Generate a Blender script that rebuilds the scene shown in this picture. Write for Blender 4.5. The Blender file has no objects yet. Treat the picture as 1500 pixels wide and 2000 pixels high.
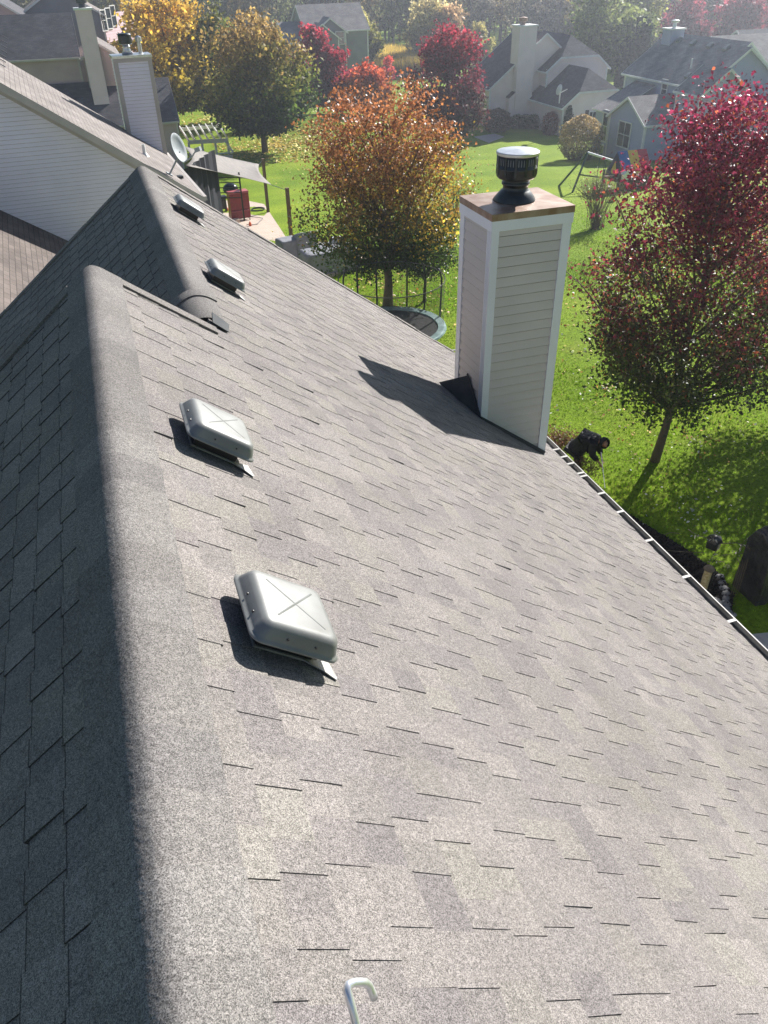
import bpy, math, random
import numpy as np
from mathutils import Vector
random.seed(7)
sc = bpy.context.scene
COL = sc.collection
rad = math.radians
# ------------------------------------------------------------------ camera frame (solved from the vanishing points)
F_ = 1535.0; CX, CY = 750.0, 1000.0
Dn = np.array([50, -2150, -F_]); Dn /= np.linalg.norm(Dn); Zc = -Dn
Yc = np.array([-643, (F_*F_-50*643)/2150., -F_]); Yc /= np.linalg.norm(Yc)
Xc = np.cross(Yc, Zc); Xc /= np.linalg.norm(Xc)
RM = np.array([Xc, Yc, Zc])
CAM = np.array([0.18, 0.0, 1.57])
def ray(u, v):
    w = RM @ np.array([u-CX, -(v-CY), -F_]); return w/np.linalg.norm(w)
def PX(u, v, x=None, y=None, z=None):
    i, val = (0, x) if x is not None else ((1, y) if y is not None else (2, z))
    r = ray(u, v); return CAM + (val-CAM[i])/r[i]*r
def PL(u, v, P, n):
    r = ray(u, v); n = np.array(n, float); return CAM + ((np.array(P)-CAM)@n)/(r@n)*r
BUMPS = []
def gz(x, y):
    t = np.clip((np.asarray(y, float)-28)/52, 0, 1); z = -10.2-4.0*t*t*(3-2*t)
    for bx, by, br, bh in BUMPS: z = z + bh*np.exp(-((x-bx)**2+(y-by)**2)/(br*br))
    return z
def GR(u, v):
    r = ray(u, v)
    for t in np.arange(6, 500, .5):
        p = CAM+t*r
        if p[2] < gz(p[0], p[1]):
            a, b = t-.5, t
            for _ in range(16):
                m = (a+b)/2; p = CAM+m*r
                if p[2] < gz(p[0], p[1]): b = m
                else: a = m
            return CAM+b*r
    return CAM+500*r
_b1 = GR(625, 245); _b2 = GR(700, 262); _b3 = GR(1010, 345); _b4 = GR(880, 150)
BUMPS = [(_b1[0], _b1[1], 4.5, .9), (_b2[0], _b2[1], 5, .5), (_b3[0], _b3[1], 5, .35), (_b4[0], _b4[1], 7, .6)]
# ------------------------------------------------------------------ mesh helpers
class MB:
    def __init__(s): s.v = []; s.f = []; s.m = []; s.uv = []
    def face(s, pts, m=0, uv=None):
        i = len(s.v); s.v += [tuple(map(float, p)) for p in pts]; s.f.append(tuple(range(i, i+len(pts)))); s.m.append(m)
        s.uv.append(uv if uv else [(0, 0)]*len(pts))
    def mesh(s, vs, fs, m=0):
        i = len(s.v); s.v += [tuple(map(float, p)) for p in vs]
        for f in fs: s.f.append(tuple(i+k for k in f)); s.m.append(m); s.uv.append([(0, 0)]*len(f))
    def hexa(s, p, m=0):   # p: 8 points, bottom 0-3, top 4-7
        s.mesh(p, [(3, 2, 1, 0), (4, 5, 6, 7), (0, 1, 5, 4), (1, 2, 6, 5), (2, 3, 7, 6), (3, 0, 4, 7)], m)
    def box(s, c, sz, m=0, rz=0, ax=None):
        c = np.array(c, float); h = np.array(sz, float)/2
        if ax is None:
            a = np.array([math.cos(rz), math.sin(rz), 0]); b = np.array([-math.sin(rz), math.cos(rz), 0]); d = np.array([0, 0, 1.])
        else: a, b, d = [np.array(k, float) for k in ax]
        P = [c+a*h[0]*i+b*h[1]*j+d*h[2]*k for k in (-1, 1) for i, j in ((-1, -1), (1, -1), (1, 1), (-1, 1))]
        s.hexa(P, m)
    def bar(s, a, b, w, h=None, m=0, up=(0, 0, 1)):
        a = np.array(a, float); b = np.array(b, float); h = h or w
        d = b-a; L = np.linalg.norm(d); d /= L
        n = np.array(up, float); n = n-(n@d)*d
        if np.linalg.norm(n) < 1e-3: n = np.array([1., 0, 0])-d[0]*d
        n /= np.linalg.norm(n); s.box((a+b)/2, (L, w, h), m, ax=(d, np.cross(n, d), n))
    def tube(s, pts, r, n=8, m=0, cap=True):
        pts = [np.array(p, float) for p in pts]; rs = r if hasattr(r, '__len__') else [r]*len(pts)
        vs = []; N = len(pts); pn = None
        for i, p in enumerate(pts):
            d = pts[min(i+1, N-1)]-pts[max(i-1, 0)]; d /= (np.linalg.norm(d)+1e-9)
            if pn is None: pn = np.cross(d, [0.31, .17, .93] if abs(d[2]) < .9 else [1, .1, 0])
            pn = pn-(pn@d)*d; pn /= (np.linalg.norm(pn)+1e-9); q = np.cross(d, pn)
            for k in range(n):
                a = 2*math.pi*k/n; vs.append(p+rs[i]*(math.cos(a)*pn+math.sin(a)*q))
        fs = [(i*n+k, i*n+(k+1) % n, (i+1)*n+(k+1) % n, (i+1)*n+k) for i in range(N-1) for k in range(n)]
        if cap: fs += [tuple(range(n-1, -1, -1)), tuple((N-1)*n+k for k in range(n))]
        s.mesh(vs, fs, m)
    def lathe(s, c, prof, n=32, m=0, ax=None):
        c = np.array(c, float); A = ax if ax is not None else np.eye(3); vs = []
        for r, z in prof:
            for k in range(n):
                a = 2*math.pi*k/n; vs.append(c+A[0]*r*math.cos(a)+A[1]*r*math.sin(a)+A[2]*z)
        N = len(prof)
        fs = [(i*n+k, i*n+(k+1) % n, (i+1)*n+(k+1) % n, (i+1)*n+k) for i in range(N-1) for k in range(n)]
        fs += [tuple(range(n-1, -1, -1)), tuple((N-1)*n+k for k in range(n))]
        s.mesh(vs, fs, m)
    def prism(s, poly, d, m=0):  # polygon extruded by vector d
        d = np.array(d, float); P = [np.array(p, float) for p in poly]; n = len(P)
        s.mesh(P+[p+d for p in P], [tuple(range(n-1, -1, -1)), tuple(range(n, 2*n))]+[(i, (i+1) % n, n+(i+1) % n, n+i) for i in range(n)], m)
    def build(s, name, mats, parent=None, smooth=False, origin=None, bevel=0):
        me = bpy.data.meshes.new(name)
        o = np.array(parent['_w'] if parent is not None else (origin if origin is not None else (0, 0, 0)), float)
        V = np.array(s.v)-o
        me.from_pydata([tuple(p) for p in V], [], s.f)
        if not isinstance(mats, (list, tuple)): mats = [mats]
        for k in mats: me.materials.append(k)
        me.polygons.foreach_set('material_index', s.m)
        uvl = me.uv_layers.new(name='UVMap'); uvl.data.foreach_set('uv', [c for f in s.uv for p in f for c in p])
        if smooth: me.polygons.foreach_set('use_smooth', [True]*len(me.polygons))
        me.update()
        ob = bpy.data.objects.new(name, me); COL.objects.link(ob)
        if parent is not None: ob.parent = parent
        else: ob.location = tuple(o)
        ob['_w'] = tuple(o)
        if bevel:
            bm = ob.modifiers.new('bevel', 'BEVEL'); bm.width = bevel; bm.segments = 2; bm.limit_method = 'ANGLE'; bm.angle_limit = rad(40)
        return ob
def build_islands(mb, name, m, parent, top=None, **k):
    """one object per separate piece"""
    par = list(range(len(mb.v)))
    def find(i):
        while par[i] != i: par[i] = par[par[i]]; i = par[i]
        return i
    for f in mb.f:
        for q in f[1:]: par[find(q)] = find(f[0])
    gr_ = {}
    for j, f in enumerate(mb.f): gr_.setdefault(find(f[0]), []).append(j)
    out = []
    for js in gr_.values():
        c = MB(); ids = sorted({q for j in js for q in mb.f[j]}); mp = {q: n for n, q in enumerate(ids)}; c.v = [mb.v[q] for q in ids]
        for j in js: c.f.append(tuple(mp[q] for q in mb.f[j])); c.m.append(mb.m[j]); c.uv.append(mb.uv[j])
        o = c.build(name, m, parent, **k)
        if top is not None: o.parent = top
        out.append(o)
    return out
def thing(name, label, cat, loc, group=None):
    o = bpy.data.objects.new(name, None); COL.objects.link(o); o.location = tuple(map(float, loc)); o.empty_display_size = .2
    o['_w'] = tuple(map(float, loc)); tag(o, label, cat, group); return o
def tag(o, label=None, cat=None, group=None, kind=None):
    if label: o['label'] = label
    if cat: o['category'] = cat
    if group: o['group'] = group
    if kind: o['kind'] = kind
    return o
def np_mesh(name, V, F, mat, parent=None, col=None, nv=4, smooth=False):
    o = np.array(parent['_w'] if parent is not None else (0, 0, 0), float)
    me = bpy.data.meshes.new(name); V = (np.asarray(V)-o).astype(np.float32); F = np.asarray(F, np.int32)
    me.vertices.add(len(V)); me.vertices.foreach_set('co', V.ravel())
    me.loops.add(F.size); me.loops.foreach_set('vertex_index', F.ravel())
    me.polygons.add(len(F)); me.polygons.foreach_set('loop_start', np.arange(0, F.size, nv, dtype=np.int32))
    me.polygons.foreach_set('loop_total', np.full(len(F), nv, np.int32))
    me.materials.append(mat)
    if col is not None:
        a = me.attributes.new('Col', 'FLOAT_COLOR', 'POINT'); a.data.foreach_set('color', np.concatenate([col, np.ones((len(col), 1))], 1).astype(np.float32).ravel())
    me.update(calc_edges=True); me.validate()
    ob = bpy.data.objects.new(name, me); COL.objects.link(ob)
    if parent is not None: ob.parent = parent
    ob['_w'] = tuple(o); return ob
# ------------------------------------------------------------------ materials
def new_mat(name):
    m = bpy.data.materials.new(name); m.use_nodes = True; nt = m.node_tree; return m, nt, nt.nodes['Principled BSDF']
def N(nt, t, **k):
    n = nt.nodes.new(t)
    for a, b in k.items():
        if a in n.inputs.keys(): n.inputs[a].default_value = b
        else: setattr(n, a, b)
    return n
def mat(name, c, rough=.6, c2=None, ns=3., nd=4, bs=0, bsc=30., bd=.005, metal=0, spec=.5, stretch=None, lo=.35, hi=.65):
    m, nt, b = new_mat(name); L = nt.links
    b.inputs['Roughness'].default_value = rough; b.inputs['Metallic'].default_value = metal; b.inputs['Specular IOR Level'].default_value = spec
    tc = N(nt, 'ShaderNodeTexCoord'); src = tc.outputs['Object']
    if stretch:
        mp = N(nt, 'ShaderNodeMapping'); mp.inputs['Scale'].default_value = stretch; L.new(src, mp.inputs[0]); src = mp.outputs[0]
    c2 = c2 or tuple(k*.8 for k in c)
    nz = N(nt, 'ShaderNodeTexNoise', Scale=ns, Detail=nd); L.new(src, nz.inputs['Vector'])
    mr = N(nt, 'ShaderNodeMapRange'); mr.inputs[1].default_value = lo; mr.inputs[2].default_value = hi; L.new(nz.outputs[0], mr.inputs[0])
    mx = N(nt, 'ShaderNodeMix', data_type='RGBA'); mx.inputs[6].default_value = (*c, 1); mx.inputs[7].default_value = (*c2, 1)
    L.new(mr.outputs[0], mx.inputs[0]); L.new(mx.outputs[2], b.inputs['Base Color'])
    if bs:
        n2 = N(nt, 'ShaderNodeTexNoise', Scale=bsc, Detail=3); L.new(src, n2.inputs['Vector'])
        bp = N(nt, 'ShaderNodeBump', Strength=bs, Distance=bd); L.new(n2.outputs[0], bp.inputs['Height']); L.new(bp.outputs[0], b.inputs['Normal'])
    return m
def granule_mat(name, cols, speck=430., bump=.9, edge=False):
    """asphalt shingle: mineral granules over a tint that differs from tab to tab"""
    m, nt, b = new_mat(name); L = nt.links
    b.inputs['Roughness'].default_value = .9; b.inputs['Specular IOR Level'].default_value = .25
    tc = N(nt, 'ShaderNodeTexCoord'); geo = N(nt, 'ShaderNodeNewGeometry')
    cr = N(nt, 'ShaderNodeValToRGB'); e = cr.color_ramp; e.interpolation = 'LINEAR'
    while len(e.elements) < len(cols): e.elements.new(.5)
    for i, c in enumerate(cols): e.elements[i].position = i/(len(cols)-1); e.elements[i].color = (*c, 1)
    L.new(geo.outputs['Random Per Island'], cr.inputs[0])
    big = N(nt, 'ShaderNodeTexNoise', Scale=1.3, Detail=4); L.new(tc.outputs['Object'], big.inputs['Vector'])
    mb = N(nt, 'ShaderNodeMapRange'); mb.inputs[1].default_value = .3; mb.inputs[2].default_value = .7; mb.inputs[3].default_value = .88; mb.inputs[4].default_value = 1.1
    L.new(big.outputs[0], mb.inputs[0])
    vo = N(nt, 'ShaderNodeTexVoronoi', Scale=speck); L.new(tc.outputs['Object'], vo.inputs['Vector'])
    sx = N(nt, 'ShaderNodeSeparateColor'); L.new(vo.outputs['Color'], sx.inputs[0])
    mg = N(nt, 'ShaderNodeMapRange'); mg.inputs[3].default_value = .38; mg.inputs[4].default_value = 1.62; L.new(sx.outputs[0], mg.inputs[0])
    nf = N(nt, 'ShaderNodeTexNoise', Scale=60., Detail=2); L.new(tc.outputs['Object'], nf.inputs['Vector'])
    mf = N(nt, 'ShaderNodeMapRange'); mf.inputs[1].default_value = .3; mf.inputs[2].default_value = .7; mf.inputs[3].default_value = .85; mf.inputs[4].default_value = 1.15; L.new(nf.outputs[0], mf.inputs[0])
    m1 = N(nt, 'ShaderNodeMath', operation='MULTIPLY'); L.new(mb.outputs[0], m1.inputs[0]); L.new(mg.outputs[0], m1.inputs[1])
    m2 = N(nt, 'ShaderNodeMath', operation='MULTIPLY'); L.new(m1.outputs[0], m2.inputs[0]); L.new(mf.outputs[0], m2.inputs[1])
    vm = N(nt, 'ShaderNodeVectorMath', operation='SCALE'); L.new(cr.outputs[0], vm.inputs[0]); L.new(m2.outputs[0], vm.inputs['Scale'])
    if edge:   # gap shadow painted as a dark line along every tab's lower edge
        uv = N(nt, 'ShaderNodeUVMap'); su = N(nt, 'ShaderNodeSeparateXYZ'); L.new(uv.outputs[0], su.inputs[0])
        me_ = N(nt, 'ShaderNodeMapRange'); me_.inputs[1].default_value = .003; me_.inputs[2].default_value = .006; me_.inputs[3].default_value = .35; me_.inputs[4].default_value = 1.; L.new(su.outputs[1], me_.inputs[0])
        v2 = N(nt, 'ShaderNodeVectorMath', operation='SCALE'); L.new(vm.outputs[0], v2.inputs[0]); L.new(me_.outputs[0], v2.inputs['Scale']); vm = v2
    L.new(vm.outputs[0], b.inputs['Base Color'])
    ad = N(nt, 'ShaderNodeMath', operation='ADD'); L.new(sx.outputs[1], ad.inputs[0]); L.new(nf.outputs[0], ad.inputs[1])
    bp = N(nt, 'ShaderNodeBump', Strength=bump, Distance=.0028); L.new(ad.outputs[0], bp.inputs['Height']); L.new(bp.outputs[0], b.inputs['Normal'])
    return m
def roof_mat(name, c, c2):
    """distant shingle roof, uv in metres: u along the eave, v down the slope"""
    m, nt, b = new_mat(name); L = nt.links; b.inputs['Roughness'].default_value = .9; b.inputs['Specular IOR Level'].default_value = .25
    uv = N(nt, 'ShaderNodeUVMap'); br = N(nt, 'ShaderNodeTexBrick'); L.new(uv.outputs[0], br.inputs['Vector'])
    for k, v in {'Scale': 1., 'Brick Width': .33, 'Row Height': .145, 'Mortar Size': .008, 'Bias': 0., 'Mortar Smooth': .3}.items(): br.inputs[k].default_value = v
    br.inputs['Color1'].default_value = (*c, 1); br.inputs['Color2'].default_value = (*c2, 1); br.inputs['Mortar'].default_value = (*[k*.45 for k in c], 1)
    tc = N(nt, 'ShaderNodeTexCoord'); nz = N(nt, 'ShaderNodeTexNoise', Scale=1.2, Detail=5); L.new(tc.outputs['Object'], nz.inputs['Vector'])
    mr = N(nt, 'ShaderNodeMapRange'); mr.inputs[1].default_value = .3; mr.inputs[2].default_value = .7; mr.inputs[3].default_value = .75; mr.inputs[4].default_value = 1.2; L.new(nz.outputs[0], mr.inputs[0])
    vm = N(nt, 'ShaderNodeVectorMath', operation='SCALE'); L.new(br.outputs[0], vm.inputs[0]); L.new(mr.outputs[0], vm.inputs['Scale']); L.new(vm.outputs[0], b.inputs['Base Color'])
    bp = N(nt, 'ShaderNodeBump', Strength=.5, Distance=.02); bp.invert = True; L.new(br.outputs['Fac'], bp.inputs['Height']); L.new(bp.outputs[0], b.inputs['Normal'])
    return m
def leaf_mat(name, trans=.45, rough=.38, spec=.5):
    m, nt, b = new_mat(name); L = nt.links
    at = N(nt, 'ShaderNodeAttribute'); at.attribute_name = 'Col'
    geo = N(nt, 'ShaderNodeNewGeometry'); hs = N(nt, 'ShaderNodeHueSaturation')
    mr = N(nt, 'ShaderNodeMapRange'); mr.inputs[3].default_value = .6; mr.inputs[4].default_value = 1.45; L.new(geo.outputs['Random Per Island'], mr.inputs[0])
    L.new(mr.outputs[0], hs.inputs['Value']); L.new(at.outputs['Color'], hs.inputs['Color']); L.new(hs.outputs[0], b.inputs['Base Color'])
    b.inputs['Roughness'].default_value = rough; b.inputs['Specular IOR Level'].default_value = spec
    tr = N(nt, 'ShaderNodeBsdfTranslucent'); L.new(hs.outputs[0], tr.inputs[0])
    mx = N(nt, 'ShaderNodeMixShader'); mx.inputs[0].default_value = trans
    L.new(b.outputs[0], mx.inputs[1]); L.new(tr.outputs[0], mx.inputs[2]); L.new(mx.outputs[0], nt.nodes['Material Output'].inputs[0]); return m
def glass_mat():
    m, nt, b = new_mat('window_glass'); b.inputs['Base Color'].default_value = (.03, .04, .05, 1); b.inputs['Roughness'].default_value = .08; b.inputs['Specular IOR Level'].default_value = .8; return m
M = {}
SH = [(.182, .165, .158), (.232, .211, .197), (.200, .180, .173), (.228, .212, .189), (.192, .175, .165), (.242, .220, .205), (.176, .160, .156), (.213, .194, .185)]
M['shingle'] = granule_mat('shingle_granules', SH)
M['shingle_l'] = granule_mat('shingle_granules_with_edge_shadow', SH, edge=True)  # shaded slopes: tab gap shadows are darkened into the colour
M['cap'] = granule_mat('ridge_cap_granules', [(.150, .140, .134), (.205, .192, .180), (.172, .160, .150), (.190, .176, .168)], speck=420., bump=.75)
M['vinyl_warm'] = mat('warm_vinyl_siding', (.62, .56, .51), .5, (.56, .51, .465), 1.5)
M['lap'] = mat('siding_lap_shadow', (.15, .14, .135), .7, (.22, .21, .2), 4)  # dark colour painted in as the shadow line under each siding lap
M['vinyl_trim'] = mat('off_white_vinyl_trim', (.76, .77, .79), .45, (.70, .71, .73), 2)
M['rust'] = mat('weathered_brown_metal', (.22, .12, .075), .45, (.36, .27, .21), 5., 6, .2, 40, .002, .35)
M['flue_dark'] = mat('near_black_metal', (.035, .042, .045), .35, (.06, .065, .06), 8, 4, .1, 40, .002, .6)  # near-black metal with a faint mottle
M['galv'] = mat('galvanised_metal', (.62, .62, .62), .32, (.5, .5, .5), 9, 4, 0, metal=.85)
M['vent'] = mat('painted_vent_metal', (.215, .22, .212), .45, (.15, .152, .143), 5, 8, .25, 7, .006, .1, .45)
M['vent_rim'] = mat('vent_flange_metal', (.36, .36, .34), .45, (.2, .2, .19), 12, metal=.3)
M['alu'] = mat('bright_aluminium_rod', (.78, .79, .8), .3, (.65, .66, .68), 20, metal=.7)
M['gutter'] = mat('gutter_paint', (.34, .33, .31), .55, (.22, .21, .19), 5, 6)
M['gutter_shade'] = mat('gutter_inner_shade', (.05, .05, .045), .8, (.13, .12, .10), 8)  # dark colour standing in for the shade inside the gutter
M['flash'] = mat('dark_flashing', (.05, .055, .06), .75, (.08, .08, .08), 5, 4, .2, 200, .001, spec=.15)
M['white_siding'] = mat('white_vinyl_siding', (.78, .745, .81), .5, (.73, .70, .765), 1.)
M['beige_trim'] = mat('beige_trim', (.46, .42, .38), .55, (.40, .37, .34), 2)
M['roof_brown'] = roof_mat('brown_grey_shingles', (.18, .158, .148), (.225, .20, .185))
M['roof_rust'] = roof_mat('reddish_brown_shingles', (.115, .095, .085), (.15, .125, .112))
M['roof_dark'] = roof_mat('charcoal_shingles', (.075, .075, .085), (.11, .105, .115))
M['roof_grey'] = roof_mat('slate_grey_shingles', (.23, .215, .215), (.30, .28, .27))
M['cream'] = mat('cream_siding', (.76, .57, .64), .6, (.70, .52, .58), 1.)
M['tan'] = mat('tan_siding', (.46, .34, .33), .6, (.41, .30, .30), 1.)
M['grey_siding'] = mat('grey_siding', (.24, .24, .26), .6, (.20, .20, .22), 1.)
M['pale_siding'] = mat('pale_siding', (.80, .69, .65), .6, (.74, .64, .60), 1.)
M['blue_siding'] = mat('blue_siding', (.38, .41, .55), .55, (.34, .37, .51), 1.)
M['white'] = mat('white_paint', (.75, .75, .73), .5, (.66, .66, .65), 3)
M['glass'] = glass_mat()
M['bark'] = mat('grey_brown_bark', (.075, .055, .042), .9, (.12, .09, .07), 6, 5, .8, 30, .02, stretch=(1, 1, .25))
M['leaf'] = leaf_mat('autumn_leaves', .45, .45, .4); M['leaf_far'] = leaf_mat('far_leaves', .5, .6, .2)
M['wood_post'] = mat('stained_wood', (.15, .085, .045), .8, (.10, .06, .035), 4, 5, .3, 20, .01, stretch=(1, 1, .15))
M['dark_wood'] = mat('dark_stained_wood', (.05, .03, .025), .8, (.08, .05, .035), 5)
M['sail'] = mat('shade_cloth', (.17, .15, .135), .8, (.13, .115, .105), 3)
M['black'] = mat('black_plastic', (.012, .013, .016), .35, (.02, .021, .025), 5)
M['enamel'] = mat('black_enamel', (.01, .01, .011), .12, (.015, .015, .016), 5)
M['screen'] = mat('navy_outdoor_curtain', (.012, .014, .022), .85, (.02, .022, .032), 3)
M['red'] = mat('red_cart_paint', (.25, .02, .025), .4, (.18, .015, .02), 6)
M['redtop'] = mat('faded_red_lid', (.42, .10, .11), .5, (.36, .08, .09), 6)
M['orange'] = mat('orange_plastic', (.75, .12, .03), .5)
M['cover'] = mat('grey_fabric_cover', (.17, .175, .195), .75, (.23, .235, .255), 2.5, 5, .6, 4, .06)
M['cover_l'] = mat('light_grey_fabric_cover', (.42, .43, .45), .75, (.33, .34, .36), 3, 5, .5, 5, .05)
M['blackcover'] = mat('black_vinyl_cover', (.012, .012, .014), .42, (.03, .03, .034), 3, 5, .8, 5, .08)
M['mulch'] = mat('black_mulch', (.012, .010, .010), .95, (.04, .032, .028), 14, 8, 1., 25, .05)
M['conc'] = mat('concrete', (.36, .35, .33), .85, (.28, .27, .26), 3, 6, .2, 40, .004)
M['stone'] = mat('river_stone', (.30, .29, .28), .8, (.20, .19, .185), 6, 5, .4, 12, .02)
M['rail'] = mat('dark_metal_rail', (.02, .02, .02), .5)
M['dish'] = mat('dish_paint', (.30, .33, .34), .5, (.24, .27, .28), 5)
M['skin'] = mat('skin', (.36, .19, .13), .55, (.30, .15, .10), 10)
M['coat'] = mat('black_coat', (.007, .008, .010), .6, (.014, .015, .018), 4, 4, .8, 9, .05, spec=.25)
M['trouser'] = mat('dark_trousers', (.012, .013, .02), .8, (.02, .02, .03), 6)
M['blue_pl'] = mat('blue_tarp', (.03, .13, .40), .6); M['yel_pl'] = mat('yellow_tarp', (.75, .48, .07), .6); M['red_pl'] = mat('red_tarp', (.50, .03, .06), .6)
M['pad'] = mat('teal_pad', (.10, .18, .17), .5, (.28, .38, .36), 2)
M['trampmat'] = mat('black_mat', (.02, .022, .022), .4, (.05, .05, .05), 8)
M['cane'] = mat('thin_twigs', (.13, .10, .07), .8)
M['palefol'] = mat('pale_dry_leaf', (.55, .52, .42), .7)
M['tubeglass'] = mat('seed_filled_tube', (.34, .25, .12), .25, (.5, .42, .28), 25)
M['tubewhite'] = mat('pale_seed_tube', (.62, .60, .55), .3, (.35, .28, .2), 30)
# patio pavers
def paver_mat():
    m, nt, b = new_mat('patio_pavers'); L = nt.links; tc = N(nt, 'ShaderNodeTexCoord'); br = N(nt, 'ShaderNodeTexBrick'); L.new(tc.outputs['Object'], br.inputs['Vector'])
    for k, v in {'Scale': 1., 'Brick Width': .3, 'Row Height': .2, 'Mortar Size': .012}.items(): br.inputs[k].default_value = v
    br.inputs['Color1'].default_value = (.46, .36, .28, 1); br.inputs['Color2'].default_value = (.52, .42, .34, 1); br.inputs['Mortar'].default_value = (.28, .22, .18, 1)
    L.new(br.outputs[0], b.inputs['Base Color']); b.inputs['Roughness'].default_value = .85; return m
M['paver'] = paver_mat()
def net_mat():
    m, nt, b = new_mat('trampoline_netting'); L = nt.links; b.inputs['Base Color'].default_value = (.02, .03, .025, 1); b.inputs['Roughness'].default_value = .8
    t = N(nt, 'ShaderNodeBsdfTransparent'); mx = N(nt, 'ShaderNodeMixShader'); mx.inputs[0].default_value = .78
    L.new(b.outputs[0], mx.inputs[1]); L.new(t.outputs[0], mx.inputs[2]); L.new(mx.outputs[0], nt.nodes['Material Output'].inputs[0]); return m
M['net'] = net_mat()
def grass_mat():
    m, nt, b = new_mat('lawn_grass'); L = nt.links; tc = N(nt, 'ShaderNodeTexCoord')
    a = N(nt, 'ShaderNodeTexNoise', Scale=.22, Detail=5); c = N(nt, 'ShaderNodeTexNoise', Scale=9., Detail=8, Roughness=.7)
    for n in (a, c): L.new(tc.outputs['Object'], n.inputs['Vector'])
    r1 = N(nt, 'ShaderNodeValToRGB'); e = r1.color_ramp; e.elements[0].position = .35; e.elements[0].color = (.115, .195, .007, 1); e.elements[1].position = .68; e.elements[1].color = (.215, .29, .018, 1)
    L.new(a.outputs[0], r1.inputs[0])
    mr = N(nt, 'ShaderNodeMapRange'); mr.inputs[1].default_value = .3; mr.inputs[2].default_value = .7; mr.inputs[3].default_value = .5; mr.inputs[4].default_value = 1.5; L.new(c.outputs[0], mr.inputs[0])
    pn = N(nt, 'ShaderNodeTexNoise', Scale=.9, Detail=6, Roughness=.65); L.new(tc.outputs['Object'], pn.inputs['Vector'])
    pm = N(nt, 'ShaderNodeMapRange'); pm.inputs[1].default_value = .55; pm.inputs[2].default_value = .75; pm.inputs[4].default_value = .35; L.new(pn.outputs[0], pm.inputs[0])
    px_ = N(nt, 'ShaderNodeMix', data_type='RGBA'); px_.inputs[7].default_value = (.19, .17, .045, 1); L.new(pm.outputs[0], px_.inputs[0]); L.new(r1.outputs[0], px_.inputs[6])
    vm = N(nt, 'ShaderNodeVectorMath', operation='SCALE'); L.new(px_.outputs[2], vm.inputs[0]); L.new(mr.outputs[0], vm.inputs['Scale']); L.new(vm.outputs[0], b.inputs['Base Color'])
    b.inputs['Roughness'].default_value = .9; b.inputs['Specular IOR Level'].default_value = .08
    d = N(nt, 'ShaderNodeTexNoise', Scale=16., Detail=6, Roughness=.75); L.new(tc.outputs['Object'], d.inputs['Vector'])
    bp = N(nt, 'ShaderNodeBump', Strength=.8, Distance=.06); L.new(d.outputs[0], bp.inputs['Height']); L.new(bp.outputs[0], b.inputs['Normal']); return m
M['grass'] = grass_mat()
# ------------------------------------------------------------------ siding and window builders
def clip_poly(poly, a, b, c):   # keep a*u+b*v>=c
    out = []
    for i in range(len(poly)):
        p, q = poly[i], poly[(i+1) % len(poly)]; dp = a*p[0]+b*p[1]-c; dq = a*q[0]+b*q[1]-c
        if dp >= 0: out.append(p)
        if (dp >= 0) != (dq >= 0):
            t = dp/(dp-dq); out.append((p[0]+t*(q[0]-p[0]), p[1]+t*(q[1]-p[1])))
    return out
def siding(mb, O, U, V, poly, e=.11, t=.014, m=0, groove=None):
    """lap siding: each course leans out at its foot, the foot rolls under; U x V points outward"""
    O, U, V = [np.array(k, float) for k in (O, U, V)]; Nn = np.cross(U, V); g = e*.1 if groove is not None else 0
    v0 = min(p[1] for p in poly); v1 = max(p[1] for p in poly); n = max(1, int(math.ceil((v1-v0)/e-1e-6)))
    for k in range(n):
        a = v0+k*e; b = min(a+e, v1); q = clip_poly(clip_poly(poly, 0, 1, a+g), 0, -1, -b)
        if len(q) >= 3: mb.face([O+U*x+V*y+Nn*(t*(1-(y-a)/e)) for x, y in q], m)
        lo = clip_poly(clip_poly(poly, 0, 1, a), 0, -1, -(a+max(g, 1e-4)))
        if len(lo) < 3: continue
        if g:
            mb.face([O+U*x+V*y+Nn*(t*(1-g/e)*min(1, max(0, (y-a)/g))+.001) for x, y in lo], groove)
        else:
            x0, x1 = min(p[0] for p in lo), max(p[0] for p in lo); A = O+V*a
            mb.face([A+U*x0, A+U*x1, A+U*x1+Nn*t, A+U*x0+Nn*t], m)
def window(parent, c, U, V, w, h, nx=2, ny=2, fr=.09, sill=True):
    c, U, V = [np.array(k, float) for k in (c, U, V)]; Nn = np.cross(U, V); ax = (U, V, Nn)
    f = MB()
    for s in (-1, 1): f.box(c+U*s*(w/2)+Nn*.03, (fr, h+fr, .07), ax=ax); f.box(c+V*s*(h/2)+Nn*.032, (w+fr*1.15, fr, .078), ax=ax)
    for i in range(1, nx): f.box(c+U*(-w/2+w*i/nx)+Nn*.025, (.05, h-fr, .04), ax=ax)
    for j in range(1, ny): f.box(c+V*(-h/2+h*j/ny)+Nn*.026, (w-fr, .05, .043), ax=ax)
    o = f.build('window', M['white'], parent); o['_w'] = parent['_w']
    g = MB(); g.box(c+Nn*.004, (w-.02, h-.02, .02), ax=ax); p = g.build('pane', M['glass'], parent); p.parent = o
    return o
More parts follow.
